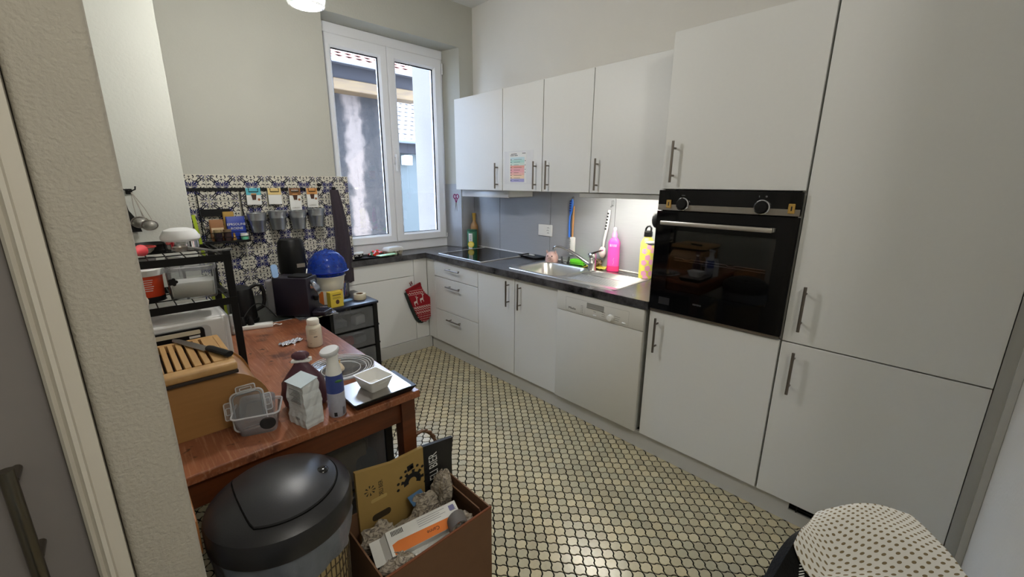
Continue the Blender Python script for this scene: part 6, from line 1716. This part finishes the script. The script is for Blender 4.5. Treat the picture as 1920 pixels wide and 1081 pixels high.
def dm(u, v):
    r = .168*v; a = 2*PI*u
    return (r*math.cos(a), r*math.sin(a), dome_z(r*math.cos(a), r*math.sin(a)))
grid(bm, dm, 56, 14); bmesh.ops.remove_doubles(bm, verts=bm.verts, dist=1e-5)
ldm = part('lid_dome', bm, M_BIN, bn)
# swing flap slightly proud, with a groove around it
dense = []
for i in range(49):
    a_ = math.radians(-128+256*i/48)
    dense.append((.138*math.cos(a_), .138*math.sin(a_)))
(x0_, y0_), (x1_, y1_) = dense[-1], dense[0]
for i in range(1, 16):
    t_ = i/16
    dense.append((x0_+(x1_-x0_)*t_-.010*math.sin(PI*t_)**.5, y0_+(y1_-y0_)*t_))
bm = B()
prev = None
for s in (1.0, .985, .8, .6, .4, .2):
    dz = .0 if s == 1.0 else .004
    ring = [bm.verts.new((x*s, y*s, dome_z(x*s, y*s)+dz)) for x, y in dense]
    if prev:
        for i in range(len(ring)): bm.faces.new((prev[i], prev[(i+1) % len(ring)], ring[(i+1) % len(ring)], ring[i]))
    prev = ring
c = bm.verts.new((0, 0, dome_z(0, 0)+.004))
for i in range(len(prev)): bm.faces.new((prev[i], prev[(i+1) % len(prev)], c))
part('swing_flap', bm, M_BIN, bn)
bm = B(); tube(bm, [(x*1.006, y*1.006, dome_z(x*1.006, y*1.006)+.0005) for x, y in dense], .0016, 5, True); part('flap_groove', bm, M_GAP, bn)
bx2, by2 = .098, -.030
bm = B(); ellipsoid(bm, (bx2, by2, dome_z(bx2, by2)+.003), (.016, .016, .006), 16, 8); part('push_button', bm, [mat('button_gloss', S(20, 20, 22), .15)], bn)

# ------------------------------------------------------------------ cardboard box of waste paper
BX0, BX1, BY0, BY1, BH = -1.612, -1.205, -2.272, -1.972, .400
cb = thing('cardboard_box', 'open brown cardboard box full of waste paper beside the bin', 'box', ((BX0+BX1)/2, (BY0+BY1)/2, 0))
for nm, q in (('front_wall', (BX0, BX1, BY0, BY0+.005, .006, BH)), ('back_wall', (BX0, BX1, BY1-.005, BY1, .006, BH)), ('left_wall', (BX0, BX0+.005, BY0+.0052, BY1-.0052, .006, BH)), ('right_wall', (BX1-.005, BX1, BY0+.0052, BY1-.0052, .006, BH)), ('bottom', (BX0, BX1, BY0, BY1, 0, .0058))):
    bm = B(); box(bm, *q); part(nm, bm, M_KRAFT, cb, False, world=True)
bm = B(); tube(bm, [(BX0, BY0+.0025, BH+.001), (BX1, BY0+.0025, BH+.001)], .0042, 6); part('torn_rim', bm, [mat('torn_card', S(120, 70, 44), .9)], cb, True, world=True)
bm = B(); box(bm, -.004, 0, -.13, .13, 0, .07, M=T(BX1-.006, BY1-.14, BH-.07) @ RY(-.35)); part('flap', bm, M_KRAFT, cb, False, world=True)
# flattened beer carton standing at the back of the box
bc = thing('beer_carton', 'tan and black beer carton standing at the back of the cardboard box', 'carton', (-1.37, -1.988, .25))
Mc = T(-1.37, -1.994, .25)
MT_ = mat('carton_tan', S(172, 142, 82), .7, var=.05, scale=30); MK_ = mat('carton_black', S(26, 25, 26), .55)
M_HOLE = mat('hole_dark', S(60, 48, 28), .9)
bm = B(); prism(bm, [(-.19, 0), (.068, 0), (.068, .294), (-.06, .292), (-.19, .318)], -.012, .002, FY(-1.992) @ T(-1.37, .25, 0)); part('tan_panel', bm, MT_, bc, False, world=True)
bm = B(); prism(bm, [(.0685, .0), (.196, .0), (.196, .20), (.205, .275), (.0685, .294)], -.012, .002, FY(-1.992) @ T(-1.37, .25, 0)); part('black_panel', bm, MK_, bc, False, world=True)
F2 = FY(-1.9942) @ T(-1.37, .25, 0)
bm = B(); text(bm, 'ELI BIER', .054, F2 @ T(.112, .19, 0) @ RZ(PI/2+.03), sx=.62); part('lettering', bm, M_PAPER, bc, False, world=True)
bm = B(); text(bm, 'DELI BIER', .022, F2 @ T(-.105, .215, 0) @ RZ(PI/2), sx=.7); part('lettering', bm, M_INK, bc, False, world=True)
bm = B()
for i in range(11):
    a = -.3+i*.35; c_, s_ = math.cos(a), math.sin(a); r0, r1 = .016, .036+.012*(i % 2)
    flat(bm, [(r0*c_-.003*s_, r0*s_+.003*c_), (r1*c_-.007*s_, r1*s_+.007*c_), (r1*c_+.007*s_, r1*s_-.007*c_), (r0*c_+.003*s_, r0*s_-.003*c_)], F2 @ T(.018, .175, 0))
for i in range(10):
    a = -.5+i*.42; flat(bm, circle(.018+.060*math.cos(a), .175+.060*math.sin(a), .006, 10), F2)
flat(bm, [(.0, .222), (.026, .228), (.024, .250), (-.002, .246)], F2)
part('emblem', bm, M_INK, bc, False, world=True, kind='stuff')
bm = B()
for i in range(8):
    a = i*.8; flat(bm, [(-.145+.006*math.cos(a), .225+.006*math.sin(a)), (-.145+.02*math.cos(a+.15), .225+.02*math.sin(a+.15)), (-.145+.02*math.cos(a-.15), .225+.02*math.sin(a-.15))], F2)
part('small_emblem', bm, M_INK, bc, False, world=True, kind='stuff')
bm = B(); prism(bm, rrect(-.145, -.075, .095, .122, .012), 0, .0008, F2 @ RZ(.0) @ T(0, .0, 0)); part('hand_hole', bm, M_HOLE, bc, False, world=True)
bm = B(); prism(bm, rrect(-.145, -.085, .172, .186, .006), 0, .0008, F2); part('tear_strip', bm, [mat('tan_light', S(196, 168, 106), .7)], bc, False, world=True)
# loose paper inside
def news():
    m, nt, N, L, P = nodes_of('newsprint')
    tc = N.new('ShaderNodeTexCoord'); mp = N.new('ShaderNodeMapping'); mp.inputs['Scale'].default_value = (40, 40, 240); mp.inputs['Rotation'].default_value = (.3, .2, .4)
    L.new(tc.outputs['Object'], mp.inputs['Vector'])
    n1 = N.new('ShaderNodeTexNoise'); n1.inputs['Scale'].default_value = 1.4; n1.inputs['Detail'].default_value = 2; L.new(mp.outputs['Vector'], n1.inputs['Vector'])
    n2 = N.new('ShaderNodeTexNoise'); n2.inputs['Scale'].default_value = 9; L.new(tc.outputs['Object'], n2.inputs['Vector'])
    rp = N.new('ShaderNodeValToRGB'); rp.color_ramp.elements[0].position = .5; rp.color_ramp.elements[1].position = .6
    rp.color_ramp.elements[0].color = S(176, 166, 150)+(1,); rp.color_ramp.elements[1].color = S(110, 102, 94)+(1,)
    L.new(n1.outputs['Fac'], rp.inputs[0]); L.new(rp.outputs[0], P.inputs['Base Color']); P.inputs['Roughness'].default_value = .9
    return m
M_NEWS = news()
def wad(name, label, c, r, seed, m, sq=1.0):
    random.seed(seed)
    ph = [random.uniform(0, 6) for _ in range(8)]
    bm = B()
    def fn(t_, p_):
        k = 1+.20*math.sin(3*t_+ph[0])*math.sin(2*p_+ph[1])+.16*math.sin(5*t_+ph[2]+2*p_)*math.sin(p_)+.12*math.sin(7*p_+ph[3]+3*t_)*math.sin(p_)+.08*math.sin(9*t_+ph[4])*math.sin(5*p_)
        return (c[0]+r[0]*k*math.sin(p_)*math.cos(t_), c[1]+r[1]*k*math.sin(p_)*math.sin(t_), c[2]+r[2]*k*math.cos(p_))
    blob(bm, fn, 22, 13)
    o = single(name, bm, m, label, 'paper', smooth=False)
    return o
wad('newspaper_wad', 'crumpled newspaper wad sticking up at the right back of the cardboard box', (-1.258, -2.055, .378), (.032, .04, .072), 1, M_NEWS)
wad('newspaper_wad', 'crumpled newspaper wad at the left of the cardboard box', (-1.525, -2.06, .335), (.055, .05, .045), 2, M_NEWS)
wad('newspaper_wad', 'crumpled grey newspaper below the printed white carton', (-1.40, -2.11, .315), (.12, .07, .045), 3, M_NEWS)
wad('newspaper_wad', 'crumpled newspaper wad at the front right corner of the cardboard box', (-1.295, -2.205, .335), (.05, .038, .04), 4, M_NEWS)
wad('newspaper_wad', 'crumpled newspaper wad at the front left corner of the cardboard box', (-1.52, -2.19, .325), (.05, .045, .04), 6, M_NEWS)
wad('newspaper_wad', 'pale crumpled paper ball behind the printed white carton', (-1.345, -2.055, .36), (.045, .035, .04), 8, M_NEWS)
bm = B()
grid(bm, lambda u, v: (-1.48+.2*u, -2.235+.05*v+.02*u, .335+.02*u+.012*math.sin(9*u+3*v)+.010*math.sin(6*v+14*u)), 20, 8, thick=.001)
single('paper_scrap', bm, M_PAPER, 'torn white paper strip along the front of the cardboard box', 'paper', smooth=False)
bm = B(); grid(bm, lambda u, v: (-1.335+.035*math.cos(PI*(u*1.1))+.02*v, -2.262+.05*v, .375+.04*math.sin(PI*u)), 16, 4, thick=.0015)
single('paper_sleeve', bm, mat('grey_card', S(96, 90, 84), .8, var=.1), 'dark curled cardboard sleeve at the front of the cardboard box', 'card')
bm = B(); box(bm, -.030, .030, -.02, .02, -.001, .001, M=T(-1.36, -2.035, .382) @ RZ(.1) @ RX(.5)); single('blue_leaflet', bm, mat('leaflet_blue', S(70, 110, 150), .6, var=.3, scale=25), 'blue printed leaflet in front of the beer carton', 'leaflet')
# white carton with orange stripe
wc = thing('medicine_carton', 'white carton with orange stripe lying on the waste paper', 'carton', (-1.41, -2.165, .366), -.16)
Mw = RX(.42) @ RY(-.03)
L_, D_, H_ = .125, .040, .020
bm = B(); box(bm, -L_, L_, -D_, D_, -H_, H_, bev=.001, M=Mw); part('body', bm, M_PAPER, wc, False)
bm = B(); flat(bm, [(-L_+.01, -D_+.001), (L_-.004, -D_+.001), (L_-.004, -.006), (-L_+.03, -.001), (-L_+.01, -.006)], Mw @ T(0, 0, H_+.0004)); part('orange_stripe', bm, [mat('stripe_medicine', S(222, 120, 40), .5)], wc, False)
bm = B(); text(bm, 'Canne', .017, Mw @ T(.02, -.020, H_+.0008) @ RZ(PI)); 
for k in range(9): flat(bm, [(-L_+.016+k*.0045, .018), (-L_+.0185+k*.0045, .018), (-L_+.0185+k*.0045, .034), (-L_+.016+k*.0045, .034)], Mw @ T(0, 0, H_+.0005))
part('lettering', bm, M_INK, wc, False, kind='stuff')
bm = B()
for k in range(4): flat(bm, [(-.02, .008+k*.007), (.06+.02*(k % 2), .008+k*.007), (.06+.02*(k % 2), .0095+k*.007), (-.02, .0095+k*.007)], Mw @ T(0, 0, H_+.0005))
for k in range(3): flat(bm, [(L_*.78, .010+k*.006), (L_*.95, .010+k*.006), (L_*.95, .012+k*.006), (L_*.78, .012+k*.006)], Mw @ T(0, 0, H_+.0005))
part('small_print', bm, [mat('print_grey', S(140, 140, 146), .6)], wc, False, kind='stuff')
bm = B(); box(bm, -L_-.05, -L_-.0005, -D_, D_, -.001, .001, M=Mw @ T(0, 0, -.004) @ RY(-.0)); part('end_flap', bm, M_PAPER, wc, False)
bm = B(); flat(bm, [(-L_-.002, -D_, H_), (-L_-.002, D_, H_), (-L_-.038, D_*.7, -.03), (-L_-.038, -D_*.9, -.03)], Mw); part('end_flap', bm, M_PAPER, wc, False)
bm = B(); flat(bm, [(L_-.03, .012), (L_-.01, .012), (L_-.01, .030), (L_-.03, .030)], Mw @ T(0, 0, H_+.0006)); part('hologram', bm, [mat('violet_print', S(120, 120, 160), .5)], wc, False)

# ------------------------------------------------------------------ chair with dotted cloth at the lower right
ch = thing('dining_chair', 'black leather chair at the bottom right, mostly covered by a dotted cloth', 'chair', (-.80, -3.20, 0))
M_LEATH = mat('black_leather', S(11, 11, 12), .45, var=.1, spec=.2, bump=.3, bscale=150)
A1, A2 = Vector((-.872, -3.107, .72)), Vector((-.720, -3.258, .722))     # top rail ends
A3, A4 = Vector((-1.040, -3.064, .60)), Vector((-.689, -3.387, .60))     # where the sloping back meets the seat sides
def back(u, v, bulge=.03, off=0.0):
    p = A1.lerp(A2, u); q = A3.lerp(A4, u)
    r = p.lerp(q, v)
    r.z += bulge*math.sin(PI*min(1, v*1.2))*.55 + .028*math.sin(PI*u)*max(0, 1-v)**1.5
    n = Vector((-.42, -.42, .8)).normalized()
    return r+n*off
bm = B(); grid(bm, lambda u, v: back(u, v), 18, 18, thick=-.03); part('backrest', bm, M_LEATH, ch, True, world=True)
bm = B()
sq = [Vector((-1.0, -3.09, .46)), Vector((-.70, -3.36, .46)), Vector((-.62, -3.29, .46)), Vector((-.82, -3.08, .46))]
cen = sum(sq, Vector())/4
loft(bm, [[tuple(p+Vector((0, 0, dz))) for p in sq] for dz in (-.05, .0)]); part('seat', bm, M_LEATH, ch, False, world=True)
for p in sq:
    q = cen.lerp(p, .86); bm = B(); bar(bm, (q.x, q.y, 0), (q.x, q.y, .409), .016, 8); part('leg', bm, M_BLACKM, ch, True, world=True)
bm = B()
for k in range(9):
    p = back(.10+.006*k, .62+.035*k, off=.0015); d_ = Vector((.006, -.004, 0))
    tube(bm, [p-d_, p+d_], .0012, 5)
part('stitching', bm, M_PAPER, ch, True, world=True, kind='stuff')
def mat_dots():
    m, nt, N, L, P = nodes_of('dotted_cotton')
    uv = N.new('ShaderNodeUVMap'); sp_ = N.new('ShaderNodeSeparateXYZ'); L.new(uv.outputs[0], sp_.inputs[0])
    def mth(op, a, b=None):
        n = N.new('ShaderNodeMath'); n.operation = op
        for i, x in enumerate((a, b)):
            if x is None: continue
            if isinstance(x, (int, float)): n.inputs[i].default_value = x
            else: L.new(x, n.inputs[i])
        return n.outputs[0]
    def dots(ox, oy):
        fx = mth('SUBTRACT', mth('FRACT', mth('ADD', sp_.outputs[0], ox)), .5); fy = mth('SUBTRACT', mth('FRACT', mth('ADD', sp_.outputs[1], oy)), .5)
        return mth('LESS_THAN', mth('ADD', mth('MULTIPLY', fx, fx), mth('MULTIPLY', fy, fy)), .030)
    d = mth('MAXIMUM', dots(0, 0), dots(.5, .5))
    nz = N.new('ShaderNodeTexNoise'); nz.inputs['Scale'].default_value = 300; tc = N.new('ShaderNodeTexCoord'); L.new(tc.outputs['Object'], nz.inputs['Vector'])
    mx = N.new('ShaderNodeMix'); mx.data_type = 'RGBA'; mx.inputs[6].default_value = S(224, 222, 216)+(1,); mx.inputs[7].default_value = S(128, 112, 82)+(1,)
    L.new(d, mx.inputs[0]); L.new(mx.outputs[2], P.inputs['Base Color']); P.inputs['Roughness'].default_value = .95
    bp = N.new('ShaderNodeBump'); bp.inputs['Strength'].default_value = .2; bp.inputs['Distance'].default_value = .001; L.new(nz.outputs['Fac'], bp.inputs['Height']); L.new(bp.outputs['Normal'], P.inputs['Normal'])
    return m
dc = thing('dotted_cloth', 'white cloth with olive dots draped over the black chair back', 'cloth', (-.85, -3.20, .55))
def drape(u, v):
    vv = v-.16
    hem = .10*(1-u)**2.0
    if vv < 0:
        p = back(u, 0, off=.006); k = -vv/.16
        return p+Vector((.02*k, .02*k, -.14*k))
    p = back(u*1.02-.01, vv/.84*(.50+.58*min(1, u/.28)), off=.006)
    p.z += .010*math.sin(9*u+4*vv)*vv+.008*math.sin(6*u-9*vv+1)*(.3+vv)
    return p
bm = B(); grid(bm, drape, 40, 44, uv=(12.0, 16.0), thick=.0025); part('cloth', bm, mat_dots(), dc, True, world=True)
